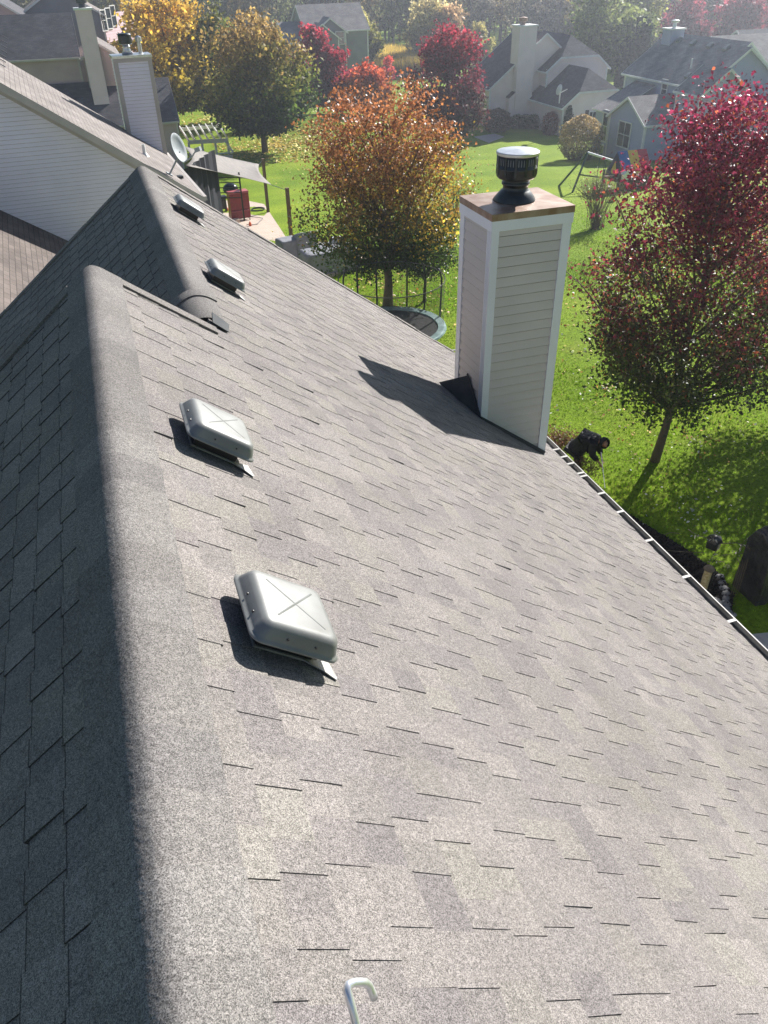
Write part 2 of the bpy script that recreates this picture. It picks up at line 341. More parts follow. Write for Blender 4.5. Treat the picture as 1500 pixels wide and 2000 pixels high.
def ridge_block(parent, P, Q, hw, z0, ze, pitch, wallm, roofm, trimm, oe=.35, orr=.25, clipP=0., clipQ=0., e=.14, wallP=True, wallQ=True, name='wall', hwR=None):
    """house volume with a gable (or clipped gable) roof whose ridge runs from P to Q (xy); ze = wall-top height at the eaves"""
    P = np.array([*P, 0.]); Q = np.array([*Q, 0.]); D = Q-P; L = np.linalg.norm(D); D /= L; S = np.array([D[1], -D[0], 0.]); Zv = np.array([0, 0, 1.])
    t = math.tan(rad(pitch)); zr = ze+hw*t; c = math.cos(rad(pitch))
    w = MB()
    # side walls (S side = right of travel)
    siding(w, P+S*hw+Zv*z0, D, Zv, [(0, 0), (L, 0), (L, ze-z0), (0, ze-z0)], e)
    siding(w, Q-S*hw+Zv*z0, -D, Zv, [(0, 0), (L, 0), (L, ze-z0), (0, ze-z0)], e)
    for on, O, U, cl in ((wallP, P-S*hw+Zv*z0, S, clipP), (wallQ, Q+S*hw+Zv*z0, -S, clipQ)):
        if not on: continue
        H = ze-z0; cl2 = hw*t*cl; ce = cl*hw
        poly = [(0, 0), (2*hw, 0), (2*hw, H)]+([(hw, zr-z0)] if cl == 0 else [(hw+ce, zr-z0-cl2), (hw-ce, zr-z0-cl2)])+[(0, H)]
        siding(w, O, U, Zv, poly, e)
    for O, U in ((P-S*hw, Zv), ):   # corner boards
        pass
    wall = w.build(name, wallm, parent)
    tr = MB()
    for a, sg in ((P, -1), (P, 1), (Q, -1), (Q, 1)):
        b = a+S*hw*sg; tr.bar(b+Zv*z0+S*sg*.012+D*(-.012 if a is P else .012), b+Zv*(ze-.02)+S*sg*.012+D*(-.012 if a is P else .012), .16, .16)
    build_islands(tr, 'corner_trim', trimm, parent)
    # roof
    r = MB(); th = .1
    P2 = P-D*orr; Q2 = Q+D*orr; L2 = L+2*orr; hwo = hw+oe
    rz = zr+.02; ez = rz-hwo*t
    cp = clipP*hw if clipP else 0; cq = clipQ*hw if clipQ else 0
    for sg in (1, -1):
        R0 = P2+Zv*rz; R1 = Q2+Zv*rz; E0 = P2+S*sg*hwo+Zv*ez; E1 = Q2+S*sg*hwo+Zv*ez
        top = []
        if cp: a0 = P2+D*(cp+.15)+Zv*rz; a1 = P2+S*sg*cp+Zv*(rz-cp*t); top += [a1, a0]
        else: top += [R0]
        if cq: b0 = Q2-D*(cq+.15)+Zv*rz; b1 = Q2+S*sg*cq+Zv*(rz-cq*t); top += [b0, b1]
        else: top += [R1]
        poly = top+[E1, E0]
        if sg > 0: poly = poly[::-1]
        uv = [(float((p-P2)@D), float(abs((p-P2)@S)/c)) for p in poly]
        r.face(poly, 0, uv)
        nn = np.array([0, 0, -th]); m_ = len(poly)
        r.face([p+nn for p in poly[::-1]], 1)
        for i in range(m_): r.face([poly[i], poly[i]+nn, poly[(i+1) % m_]+nn, poly[(i+1) % m_]], 1)
    for cc, A, Dd in ((cp, P2, D), (cq, Q2, -D)):
        if cc:
            tri = [A+S*cc+Zv*(rz-cc*t), A+Dd*(cc+.15)+Zv*rz, A-S*cc+Zv*(rz-cc*t)]
            n3 = np.cross(tri[1]-tri[0], tri[2]-tri[0])
            if n3[2] < 0: tri = tri[::-1]
            r.face([p+Zv*.006 for p in tri], 0, [(float(p@S), float(p@D)) for p in tri])
    rob = r.build('roof', [roofm, trimm], parent)
    fz = MB()
    for a, sd in ((P2, -1), (Q2, 1)):
        cc = cp if a is P2 else cq
        for sg in (1, -1):
            o = D*sd*.012; top = a+Zv*(rz-.09)+o if not cc else a+S*sg*cc+Zv*(rz-cc*t-.09)+o
            fz.bar(a+S*sg*hwo+Zv*(ez-.09)+o, top, .024, .17, up=(0, 0, 1))
        if cc: fz.bar(a+S*cc+Zv*(rz-cc*t-.10)+D*sd*.014, a-S*cc+Zv*(rz-cc*t-.10)+D*sd*.014, .024, .17)
    for sg in (1, -1): fz.bar(P2+S*sg*(hwo+.04)+Zv*(ez-.09), Q2+S*sg*(hwo+.04)+Zv*(ez-.09), .08, .13)
    build_islands(fz, 'fascia', trimm, parent)
    return rob
# ================================================================== OUR HOUSE
aR, aL = rad(37.5), rad(39.5)
eD = np.array([0, 1., 0]); dR = np.array([math.cos(aR), 0, -math.sin(aR)]); nR = np.array([math.sin(aR), 0, math.cos(aR)])
dL = np.array([-math.cos(aL), 0, -math.sin(aL)]); nL = np.array([-math.sin(aL), 0, math.cos(aL)])
ZR = np.array([0, 0, 0.])
house = thing('brick_free_house', 'large grey shingled house roof filling the foreground, pale boxed chimney on its right slope', 'house', (0, 4, -10.2))
house.name = 'house'
EXP = .1475; SE = 6.66; S_F = .83; Y_NEAR = 5.22; Y_BACK = -3.0
FR0 = dR*S_F                                   # far ridge line starts here on the right slope
def rakeR(s): return 10.62+(s-S_F)*.155+.02*math.sin(s*3)   # far rake of the right slope
def shingles(O, e, d, n, yr, s0, s1, seed, lift=.0042, flip=False, bh=.0028, wr=(.07, .20)):
    """individually laid laminated shingles: every course overlaps the next, thick tabs alternate with cut-outs"""
    rg = random.Random(seed); mb = MB(); k = int(s0/EXP); s = k*EXP
    while s < s1-1e-4:
        a, b = max(s, s0), min(s+EXP, s1); y0, y1 = yr((a+b)/2); y = y0-rg.random()*.2; hi = rg.random() < .5
        while y < y1:
            w = rg.uniform(*wr); hi = not hi
            if hi: w *= .95
            ya, yb = max(y, y0), min(y+w, y1); y += w
            if yb-ya < .01: continue
            base = bh if hi else 0; jit = rg.uniform(0, .0012)
            if hi and rg.random() < .03: jit += rg.uniform(.003, .007)
            bb = b+rg.uniform(-.003, .003)+(.004 if hi else 0)
            def pt(yy, ss, off): return O+e*yy+d*ss+n*off
            sk = rg.uniform(-.004, .004) if hi else 0
            T = [pt(ya, a-.015, .0005+base), pt(yb, a-.015, .0005+base), pt(yb+sk, bb, lift+base+jit), pt(ya+sk, bb, lift+base+jit)]
            B = [pt(ya, a-.015, -.02), pt(yb, a-.015, -.02), pt(yb+sk, bb, -.02), pt(ya+sk, bb, -.02)]
            if flip: mb.mesh(B+T, [(7, 6, 5, 4), (4, 5, 1, 0), (5, 6, 2, 1), (6, 7, 3, 2), (7, 4, 0, 3)])
            else: mb.mesh(B+T, [(4, 5, 6, 7), (0, 1, 5, 4), (1, 2, 6, 5), (2, 3, 7, 6), (3, 0, 4, 7)])
            W = yb-ya; mb.uv[-5 if not flip else -5] = [(0, EXP+.015), (W, EXP+.015), (W, 0), (0, 0)] if not flip else [(0, 0), (W, 0), (W, EXP+.015), (0, EXP+.015)]
        s += EXP
    return mb
def yrR(s):
    if s < S_F: return (Y_BACK, Y_NEAR+.03*math.sin(s*5))
    return (Y_BACK, rakeR(s))
roofR = shingles(ZR, eD, dR, nR, yrR, .14, SE, 11, flip=True).build('roof', M['shingle'], house); tag(roofR, 'sunlit roof slope facing the garden')
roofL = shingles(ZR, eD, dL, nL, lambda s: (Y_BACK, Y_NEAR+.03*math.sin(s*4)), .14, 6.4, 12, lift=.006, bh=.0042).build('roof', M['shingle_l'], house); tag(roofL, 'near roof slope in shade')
FRO = FR0.copy()
FRO[1] = 0
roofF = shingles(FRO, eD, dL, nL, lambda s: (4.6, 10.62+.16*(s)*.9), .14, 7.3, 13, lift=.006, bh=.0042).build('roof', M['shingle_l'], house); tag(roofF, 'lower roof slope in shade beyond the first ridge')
# ridge caps, rounded over the crest, each piece lapping the next
def ridge_caps(O, y0, y1, seed, w=.2):
    rg = random.Random(seed); mb = MB(); y = y0; step = .2
    def prof(k, off):
        ds = np.linspace(-w, w, 23)[k]; R = .07
        base = (dL*(-ds)) if ds < 0 else dR*ds
        n = nL if ds < 0 else nR
        if abs(ds) < R:
            f = (ds+R)/(2*R); n = nL*(1-f)+nR*f; n = n/np.linalg.norm(n); up = (R-abs(ds))**2/R*.2
            base = base-np.array([0, 0, 1])*up*1.2
        return O+base+n*off
    while y < y1:
        L = step+.03; ya, yb = y, min(y+L, y1); j = rg.uniform(-.004, .004); sk = rg.uniform(-.006, .006)
        T0 = [prof(k, .012)+eD*(ya+sk*(k-11)/11) for k in range(23)]; T1 = [prof(k, .021+j*.3)+eD*(yb+sk*(k-11)/11) for k in range(23)]
        B1 = [prof(k, -.004)+eD*(yb+sk*(k-11)/11) for k in range(23)]; B0 = [prof(k, -.004)+eD*(ya+sk*(k-11)/11) for k in range(23)]
        mb.mesh(T0+T1+T1+B1+[T0[0], T1[0], B1[0], B0[0], T0[22], T1[22], B1[22], B0[22]], [(k, k+1, 23+k+1, 23+k) for k in range(22)]+[(46+k, 46+k+1, 69+k+1, 69+k) for k in range(22)]+[(92, 93, 94, 95), (99, 98, 97, 96)]); y += step
    return mb
ridge_caps(ZR, Y_BACK, Y_NEAR+.03, 5).build('ridge_cap', M['cap'], house, smooth=True)
ridge_caps(FRO, 6.0, 10.66, 6).build('ridge_cap', M['cap'], house, smooth=True)
# raised starter course along the rakes
rk = MB()
def strip(mb, a, b, side, n, w, t):
    a, b, side, n = [np.array(k, float) for k in (a, b, side, n)]
    mb.hexa([a-n*.03, b-n*.03, b+side*w-n*.03, a+side*w-n*.03, a+n*t, b+n*t, b+side*w+n*t, a+side*w+n*t])
strip(rk, dL*.2+eD*(Y_NEAR-.1), dL*6.4+eD*(Y_NEAR-.1), eD, nL, .14, .022)
strip(rk, dR*.2+eD*(Y_NEAR-.09), dR*(S_F+.06)+eD*(Y_NEAR-.05), eD, nR, .11, .02)
for i in range(9):
    a = .2+i*.8; strip(rk, FRO+dL*a+eD*(10.5+.145*a), FRO+dL*(a+.79)+eD*(10.5+.145*(a+.79)), eD, nL, .12, .02+.004*(i % 2))
for i in range(12):
    a = S_F+.15+i*.47; strip(rk, dR*a+eD*(rakeR(a)-.09), dR*(a+.465)+eD*(rakeR(a+.465)-.09), eD, nR, .12, .014+.005*(i % 3 == 0)+.003*(i % 2))
build_islands(rk, 'rake_starter_shingle', M['shingle'], house)
# rolled end piece where the lower ridge starts
def arch(mb, O, rings, w=.165, n=20):
    vs = []
    for (yy, off, sc_) in rings:
        for k in range(n+1):
            f = k/n; ds = (f*2-1)*w*sc_; base = dL*(-ds) if ds < 0 else dR*ds; nn = nL*(1-f)+nR*f; nn /= np.linalg.norm(nn); R = .14; up = (max(0, R-abs(ds))**2)/R*.3
            vs.append(O+base-np.array([0, 0, up])+nn*off+eD*yy)
    m_ = n+1; mb.mesh(vs, [(r*m_+k, r*m_+k+1, (r+1)*m_+k+1, (r+1)*m_+k) for r in range(len(rings)-1) for k in range(n)])
fn = MB(); arch(fn, FRO, [(5.47, .022, 1.), (5.50, .032, 1.), (5.98, .036, 1.), (6.03, .034, 1.)]); fn.build('ridge_end_cap', M['cap'], house, smooth=True)
fn = MB(); arch(fn, FRO, [(5.90, .034, 1.02), (5.90, .046, 1.02), (5.93, .049, 1.02), (6.03, .049, 1.02), (6.03, .01, 1.02)]); fn.build('ridge_end_lap', M['cap'], house)
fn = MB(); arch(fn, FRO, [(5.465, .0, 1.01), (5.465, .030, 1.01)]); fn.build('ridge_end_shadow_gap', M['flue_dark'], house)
fl_ = MB(); a = FRO+eD*5.33
fl_.prism([a+dR*.04+nR*.02, a+dR*.17+nR*.012, a+dR*.19+eD*.13+nR*.03, a+dR*.04+eD*.13+nR*.05], nR*.008)
fl_.build('ridge_end_flashing', M['flash'], house)
# body of the house under the roof
XE = math.cos(aR)*SE; ZE = -math.sin(aR)*SE
bw = MB(); Zv = np.array([0, 0, 1.]); xw = XE-.42; zw = ZE+.12
siding(bw, (xw, Y_BACK+.3, -10.2), (0, 1, 0), Zv, [(0, 0), (11.0-Y_BACK, 0), (11.0-Y_BACK, zw+10.2), (0, zw+10.2)], .11)
xl = -5.2; zl = -5.2*math.tan(aL)
siding(bw, (xl, 11.1, -10.2), (0, -1, 0), Zv, [(0, 0), (13.8, 0), (13.8, zl-.3+10.2), (0, zl-.3+10.2)], .11)
siding(bw, (xw, 11.3, -10.2), (-1, 0, 0), Zv, [(0, 0), (xw-xl, 0), (xw-xl, 9.4-(.66-xl)*math.tan(aL)), (xw-.66, 9.4), (0, 9.4-(xw-.66)*math.tan(aR))], .11)
siding(bw, (S_F*.79-.1, Y_NEAR-.15, -1.6), (-1, 0, 0), Zv, [(0, 0), (1.2, 0), (.65, 1.45), (0, .95)], .11)
siding(bw, (xl, Y_BACK+.3, -10.2), (1, 0, 0), Zv, [(0, 0), (xw-xl, 0), (xw-xl, zw+10.2-.1), (-xl, 9.95), (0, 9.95+xl*math.tan(aL))], .11)
bw.build('wall', M['vinyl_warm'], house)
# soffit + fascia + gutter
sf = MB(); sf.box((XE-.25, (Y_BACK+11.4)/2, ZE-.16), (.42, 11.4-Y_BACK, .02)); sf.box((XE-.03, (Y_BACK+11.4)/2, ZE-.10), (.03, 11.4-Y_BACK, .16))
for i in range(1):
    a = dR*(S_F)+eD*10.6; b = dR*SE+eD*rakeR(SE); sf.bar(a+np.array([0, -.02, -.12]), b+np.array([0, -.02, -.12]), .04, .17)
    a = FRO+eD*10.6; b = FRO+dL*7.3+eD*11.6; sf.bar(a+np.array([0, .0, -.12]), b+np.array([0, 0, -.12]), .04, .17)
    a = eD*Y_NEAR; b = dL*6.4+eD*Y_NEAR; sf.bar(a+np.array([0, -.05, -.10]), b+np.array([0, -.05, -.10]), .03, .12)
sf.build('fascia', M['gutter'], house)
gt = MB(); gx = XE-.005; gzt = ZE+.0
prof = [(0, -.005), (0, -.12), (.075, -.12), (.10, -.07), (.118, -.03), (.118, .0), (.105, .0), (.105, -.015), (.106, -.03), (.09, -.066), (.07, -.108), (.008, -.108), (.008, -.005)]
for ya, yb in ((Y_BACK, 11.35),):
    A = [(gx+px_, ya, gzt+pz) for px_, pz in prof]; B = [(gx+px_, yb, gzt+pz) for px_, pz in prof]; n = len(prof)
    gt.mesh(A+B, [(i, (i+1) % n, n+(i+1) % n, n+i)[::-1] for i in range(n)]+[tuple(range(n)), tuple(range(2*n-1, n-1, -1))])
gut = gt.build('gutter', M['gutter'], house)
gi = MB(); gi.box((gx+.045, (Y_BACK+11.3)/2, gzt-.07), (.088, 11.2-Y_BACK, .05)); o = gi.build('shade_lining', M['gutter_shade'], house); o.parent = gut  # dark strip added as the shadow in the gutter trough
hg = MB()
for v_ in (842, 853, 884, 892, 920, 950, 965, 990, 1027, 1082, 1153, 1237, 1330):
    q = PX(1060, v_, x=gx+.06) if 0 else None
for k, (u_, v_) in enumerate(((888, 690), (1086, 884), (1098, 918), (1111, 933), (1130, 951), (1136, 957), (1170, 990), (1206, 1027), (1262, 1083), (1333, 1155), (1420, 1240))):
    q = PX(u_, v_, x=gx+.06); hg.box((gx+.055, q[1], gzt-.004), (.115, .035, .012))
build_islands(hg, 'gutter_hanger', M['gutter'], house, gut)
# chimney
CX0, CX1, CY0, CY1, CZT = 3.81, 4.755, 7.37, 8.2, -.60
ch = MB(); ins = .035; fz_ = CZT-.08-.13
x0, x1, y0, y1 = CX0+ins, CX1-ins, CY0+ins, CY1-ins
def zroof(x): return -math.tan(aR)*x
ztop = CZT-.07; zb0 = zroof(x0)-.25; zb1 = zroof(x1)-.25
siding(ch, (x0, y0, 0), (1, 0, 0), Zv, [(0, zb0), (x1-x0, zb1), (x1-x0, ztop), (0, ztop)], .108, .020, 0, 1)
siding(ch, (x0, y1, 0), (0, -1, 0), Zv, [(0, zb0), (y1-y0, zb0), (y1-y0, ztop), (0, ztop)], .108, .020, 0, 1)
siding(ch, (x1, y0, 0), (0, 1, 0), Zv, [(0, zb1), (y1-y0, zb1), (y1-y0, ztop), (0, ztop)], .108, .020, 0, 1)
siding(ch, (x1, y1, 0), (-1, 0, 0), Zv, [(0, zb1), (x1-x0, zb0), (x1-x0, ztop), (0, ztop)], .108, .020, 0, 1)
chim = ch.build('chimney', [M['vinyl_warm'], M['lap']], house)  # second material paints the shadow line under each lap
ct = MB(); tw = .085
for (xx, yy, sx, sy) in ((x0, y0, 1, 1), (x1, y0, -1, 1), (x0, y1, 1, -1), (x1, y1, -1, -1)):
    zb = zroof(xx)-.02 if yy == y0 else zroof(xx)-.1
    w2 = tw if xx == x0 else tw*1.25
    ct.box((xx+sx*(w2/2-.022), yy-sy*.010, (zb+ztop)/2), (w2, .024, ztop-zb)); ct.box((xx-sx*.010, yy+sy*(tw/2), (zb+ztop)/2), (.024, tw, ztop-zb))
    if xx == x0 and yy == y0:
        for q in (.03, .06): ct.box((xx-.024, yy+q, (zb+ztop)/2), (.006, .008, ztop-zb)); 
zc_ = CZT-.07-.055
for yy, s_ in ((y0, -1), (y1, 1)): ct.box(((x0+x1)/2, yy+s_*.022, zc_), (x1-x0+.06, .022, .11))
for xx, s_ in ((x0, -1), (x1, 1)): ct.box((xx+s_*.0215, (y0+y1)/2, zc_-.001), (.021, y1-y0+.02, .108))
build_islands(ct, 'corner_trim', M['vinyl_trim'], house, chim)
cp_ = MB(); cp_.hexa([(CX0, CY0, CZT-.075), (CX1, CY0, CZT-.075), (CX1, CY1, CZT-.075), (CX0, CY1, CZT-.075), (CX0, CY0, CZT-.008), (CX1, CY0, CZT-.008), (CX1, CY1, CZT-.008), (CX0, CY1, CZT-.008)])
cxm, cym = (CX0+CX1)/2-.02, (CY0+CY1)/2
for a, b in (((CX0, CY0), (CX1, CY0)), ((CX1, CY0), (CX1, CY1)), ((CX1, CY1), (CX0, CY1)), ((CX0, CY1), (CX0, CY0))): cp_.face([(*a, CZT-.006), (*b, CZT-.006), (cxm, cym, CZT+.012)])
o = cp_.build('chimney_cap', M['rust'], house); o.parent = chim
fc = MB(); c0 = (cxm, cym, CZT); FS = .79
FP = [(.285, .0), (.283, .02), (.19, .13), (.165, .145), (.165, .20), (.185, .205), (.185, .235), (.17, .24), (.17, .27), (.24, .285), (.262, .31), (.262, .40), (.268, .405), (.268, .42), (.262, .425), (.262, .58), (.25, .585)]
fc.lathe(c0, [(r*FS, z*FS) for r, z in FP], 48)
for k in range(48):
    a = 2*math.pi*k/48; dx, dy = math.cos(a), math.sin(a)
    if k % 8 in (0, 4): fc.box((cxm+dx*.264*FS, cym+dy*.264*FS, CZT+.45*FS), (.008, .02, .24*FS), rz=a)
    else: fc.box((cxm+dx*.2625*FS, cym+dy*.2625*FS, CZT+.50*FS), (.006, .008, .08*FS), m=1, rz=a)
fcap = fc.build('flue_cap', [M['flue_dark'], M['vent']], house); fcap.parent = chim
for p in fcap.data.polygons: p.use_smooth = len(p.vertices) == 4 and p.index < 48*17
cl_ = MB(); cl_.lathe(c0, [(r*FS, z*FS) for r, z in [(.272, .57), (.278, .578), (.278, .605), (.27, .612), (.15, .622), (.01, .632)]], 48); o = cl_.build('flue_lid', M['galv'], house); o.parent = chim
# cricket behind the chimney
ck = MB(); apex = PL(914, 733, (CX0+ins-.02, 0, 0), (1, 0, 0)); apex = np.array([x0-.02, apex[1], apex[2]]); foot = PL(857, 748, (0, 0, 0), nR); fr = np.array([x0-.02, CY0-.0, zroof(x0-.02)+.01]); bk = np.array([x0-.02, 2*apex[1]-CY0, zroof(x0-.02)+.01])
foot = foot+nR*.012
for tri in ((foot, fr, apex), (apex, bk, foot)): ck.prism(tri, (0, 0, -.03))
o = ck.build('cricket', M['flash'], house); o.parent = chim
st = MB()
for a, b in ((fr, apex), ):
    st.bar(a+np.array([-.01, 0, .01]), b+np.array([-.01, 0, .02]), .012, .03)
st.bar((x0-.03, y0-.03, zroof(x0)+.03), (x1+.01, y0-.03, zroof(x1)+.03), .012, .05)
o = st.build('step_flashing', M['flash'], house); o.parent = chim
# ------------------------------------------------------------------ box vents
def box_vent(uv, label, O, s_size=.165, off=.11):
    c = PL(uv[0], uv[1], nR*off, nR)            # point on the hood's mid height
    base = c-nR*off; ax = np.array([dR, eD, nR])
    t = thing('box_vent', label, 'roof vent', base, 'low box vents on the sunlit roof slope')
    f = MB(); f.box(base+nR*.013+dR*.0, (.235, .235, .008), ax=ax)
    f.build('flange', M['vent_rim'], t)
    tb = MB(); tb.prism([base+dR*.07-eD*.12+nR*.014, base+dR*.15-eD*.15+nR*.014, base+dR*.20-eD*.175+nR*.010, base+dR*.207-eD*.16+nR*.010, base+dR*.185-eD*.09+nR*.014], nR*.004)
    tb.build('flashing_tail', M['vent_rim'], t)
    nk = MB(); nk.box(base+nR*.05, (.22, .22, .09), ax=ax); nk.build('throat', M['black'], t)
    h = MB(); a = s_size
    loops = [(a+.007, .070, .04), (a+.008, .077, .04), (a, .079, .04), (a-.003, .09, .04), (a-.014, .118, .038), (a-.022, .131, .034), (a-.032, .137, .028), (a-.045, .139, .02)]
    vs = []; n = 32
    for (rr, z, cr) in loops:
        for k in range(n):
            q = k//8; j = k % 8; an = (q+j/7.)*math.pi/2; cxs = [(1, 1), (-1, 1), (-1, -1), (1, -1)][q]
            vs.append(base+dR*(cxs[0]*(rr-cr)+cr*math.cos(an))+eD*(cxs[1]*(rr-cr)+cr*math.sin(an))+nR*z)
    fs = [(i*n+k, i*n+(k+1) % n, (i+1)*n+(k+1) % n, (i+1)*n+k) for i in range(len(loops)-1) for k in range(n)]
    fs.append(tuple((len(loops)-1)*n+k for k in range(n)))
    h.mesh(vs, fs); hood = h.build('hood', M['vent'], t, smooth=True)
    cr_ = MB(); b_ = a-.07
    for s1 in (1, -1):
        A = base+nR*.1392+dR*b_+eD*b_*s1; B = base+nR*.1392-dR*b_-eD*b_*s1
        m_ = (A+B)/2; w_ = np.cross(nR, (B-A)/np.linalg.norm(B-A))*.004
        cr_.mesh([A-w_, A+w_, B+w_, B-w_, A*.97+m_*.03+nR*.0022, B*.97+m_*.03+nR*.0022], [(0, 1, 4), (1, 2, 5, 4), (2, 3, 5), (3, 0, 4, 5)])
    o = cr_.build('cross_crease', M['vent'], t); o.parent = hood; o['_w'] = t['_w']
    rv = MB()
    for (sa, sb) in ((-.05, -a+.008), (.06, -a+.008), (-a+.008, .03), (-a+.008, -.06)):
        p = base+dR*sa+eD*sb+nR*.102; nn = -eD if abs(sb) > abs(sa) else -dR
        rv.tube([p, p+nn*.004], .0045, 8)
    build_islands(rv, 'rivet', M['black'], t, hood)
    return t
box_vent((568, 1192), 'grey box vent nearest to the viewer, beside the first ridge', ZR)
box_vent((430, 832), 'grey box vent with a dented front edge, second one up the slope', ZR)
box_vent((443, 533), 'grey box vent just past the start of the lower ridge', ZR)
box_vent((372, 401), 'grey box vent farthest up the roof, near the satellite dish', ZR)
# aluminium hook at the bottom edge
hk = []
for (u_, v_, o_) in ((705, 2080, .03), (700, 2020, .05), (692, 1985, .075), (684, 1955, .095), (678, 1934, .105), (680, 1924, .11), (690, 1919, .11), (703, 1918, .11), (714, 1919, .108), (721, 1925, .10), (726, 1937, .09), (731, 1950, .08)):
    hk.append(PL(u_, v_, nR*o_, nR))
hm = MB(); hm.tube(hk, .0085, 10); hp = PL(700, 1990, (0, 0, 0), nR)
hook = hm.build('rod_hook', M['alu'], None, smooth=True, origin=hp); tag(hook, 'bent bright aluminium rod hook lying on the shingles at the bottom of the view', 'hook')
# ================================================================== GROUND
def build_ground():
    xs = np.concatenate([np.linspace(-260, -62, 8), np.linspace(-60, 130, 191), np.linspace(135, 520, 10)])
    ys = np.concatenate([np.linspace(-90, -32, 5), np.linspace(-30, 180, 211), np.linspace(190, 560, 10)])
    X, Y = np.meshgrid(xs, ys); Z = gz(X, Y)+.05*np.sin(X*.35+Y*.21)*np.sin(Y*.27-X*.1)*(np.hypot(X, Y) > 25)
    V = np.stack([X.ravel(), Y.ravel(), Z.ravel()], 1); nx = len(xs); ny = len(ys)
    i = np.arange((ny-1)*(nx-1)); r = i//(nx-1); c = i % (nx-1); a = r*nx+c
    F = np.stack([a, a+1, a+nx+1, a+nx], 1)
    g = np_mesh('lawn', V, F, M['grass']); tag(g, kind='structure'); g.data.polygons.foreach_set('use_smooth', [True]*len(F))
build_ground()
def ground_poly(name, px, m, h, lift=.02, kind='structure'):
    P = [GR(*q) for q in px]; mb = MB(); c = sum(P)/len(P)
    if np.cross(P[1]-P[0], P[2]-P[1])[2] < 0: P = P[::-1]
    T = [np.array([p[0], p[1], float(gz(p[0], p[1]))+lift]) for p in P]
    mb.prism([p-np.array([0, 0, h]) for p in T], (0, 0, h)); o = mb.build(name, m, None, origin=T[0]); tag(o, kind=kind); return o
ground_poly('patio', [(487, 394), (516, 400), (562, 470), (640, 474), (722, 505), (650, 540), (540, 520), (430, 460), (400, 392)], M['paver'], .12, .05)
ground_poly('path', [(1448, 1243), (1560, 1232), (1700, 1420), (1560, 1420)], M['conc'], .12, .04)
ground_poly('pavement', [(925, 268), (965, 262), (985, 268), (955, 280)], M['conc'], .12, .05)
# mulch bed: heaped wood chips
def mulch():
    rg = np.random.default_rng(3); poly = [GR(*q) for q in ((1175, 985), (1215, 1000), (1262, 1030), (1330, 1070), (1400, 1120), (1432, 1165), (1425, 1215), (1395, 1235), (1100, 1235), (1050, 1100))]
    xs = [p[0] for p in poly]; ys = [p[1] for p in poly]; P = []
    while len(P) < 9000:
        x, y = rg.uniform(min(xs), max(xs)), rg.uniform(min(ys), max(ys)); ins = False; j = len(poly)-1
        for i in range(len(poly)):
            if (poly[i][1] > y) != (poly[j][1] > y) and x < (poly[j][0]-poly[i][0])*(y-poly[i][1])/(poly[j][1]-poly[i][1])+poly[i][0]: ins = not ins
            j = i
        if ins: P.append((x, y, -10.2+.05+rg.uniform(0, .05)))
    P = np.array(P); n = len(P); a = rg.normal(size=(n, 3)); a /= np.linalg.norm(a, axis=1)[:, None]; b = np.cross(a, rg.normal(size=(n, 3))); b /= np.linalg.norm(b, axis=1)[:, None]
    L = rg.uniform(.02, .055, (n, 1)); W = rg.uniform(.012, .02, (n, 1))
    V = np.stack([P-a*L-b*W, P+a*L-b*W, P+a*L+b*W, P-a*L+b*W], 1).reshape(-1, 3); F = np.arange(4*n).reshape(-1, 4)
    sh = rg.uniform(.008, .05, (n, 1))*np.array([[1, .8, .7]]); o = np_mesh('mulch', V, F, M['leaf_dull'], None, np.repeat(sh, 4, 0)); tag(o, kind='stuff')
    mb = MB(); mb.prism([np.array([p[0], p[1], -10.16-.08]) for p in poly], (0, 0, .1)); o = mb.build('mulch_bed', M['mulch'], None, origin=poly[0]); tag(o, kind='structure')
M['leaf_dull'] = leaf_mat('wood_chips', 0., .9, .2)
mulch()
M['blade'] = leaf_mat('grass_blades', .5, .7, .1)
# grass blades near, fallen leaves
def scatter_blades():
    rg = np.random.default_rng(8); n = 170000
    x = rg.uniform(5.6, 27, n); y = rg.uniform(6.5, 45, n)
    keep = (x > 6+(y-24).clip(0)*.05) & ~((x < 10.4) & (y < 12.2) & (x+y*.0 < 10)) & (rg.random(n) < np.clip((48-y)/22, .12, 1)); x, y = x[keep], y[keep]; n = len(x)
    z = gz(x, y); s = rg.uniform(.035, .075, n)*(1+.5*np.sin(x*.9)*np.sin(y*.8)); a = rg.uniform(0, 6.283, n); wd = rg.uniform(.008, .016, n)*(1+y/40)
    b = np.stack([x, y, z-.005], 1); d = np.stack([np.cos(a), np.sin(a), a*0], 1)*wd[:, None]; tip = b+np.stack([rg.normal(0, .02, n), rg.normal(0, .02, n), s], 1)
    V = np.stack([b-d, b+d, tip], 1).reshape(-1, 3); F = np.arange(3*n).reshape(-1, 3)
    lum = (.75+.5*rg.random((n, 1)))*(1+.25*np.sin(x*.35+1)*np.cos(y*.3))[:, None]
    c = np.array([[.15, .27, .010]])*lum; yl = rg.random(n) < .06; c[yl] = [.22, .2, .06]
    tag(np_mesh('grass', V, F, M['blade'], None, np.repeat(c, 3, 0), nv=3), kind='stuff')
scatter_blades()
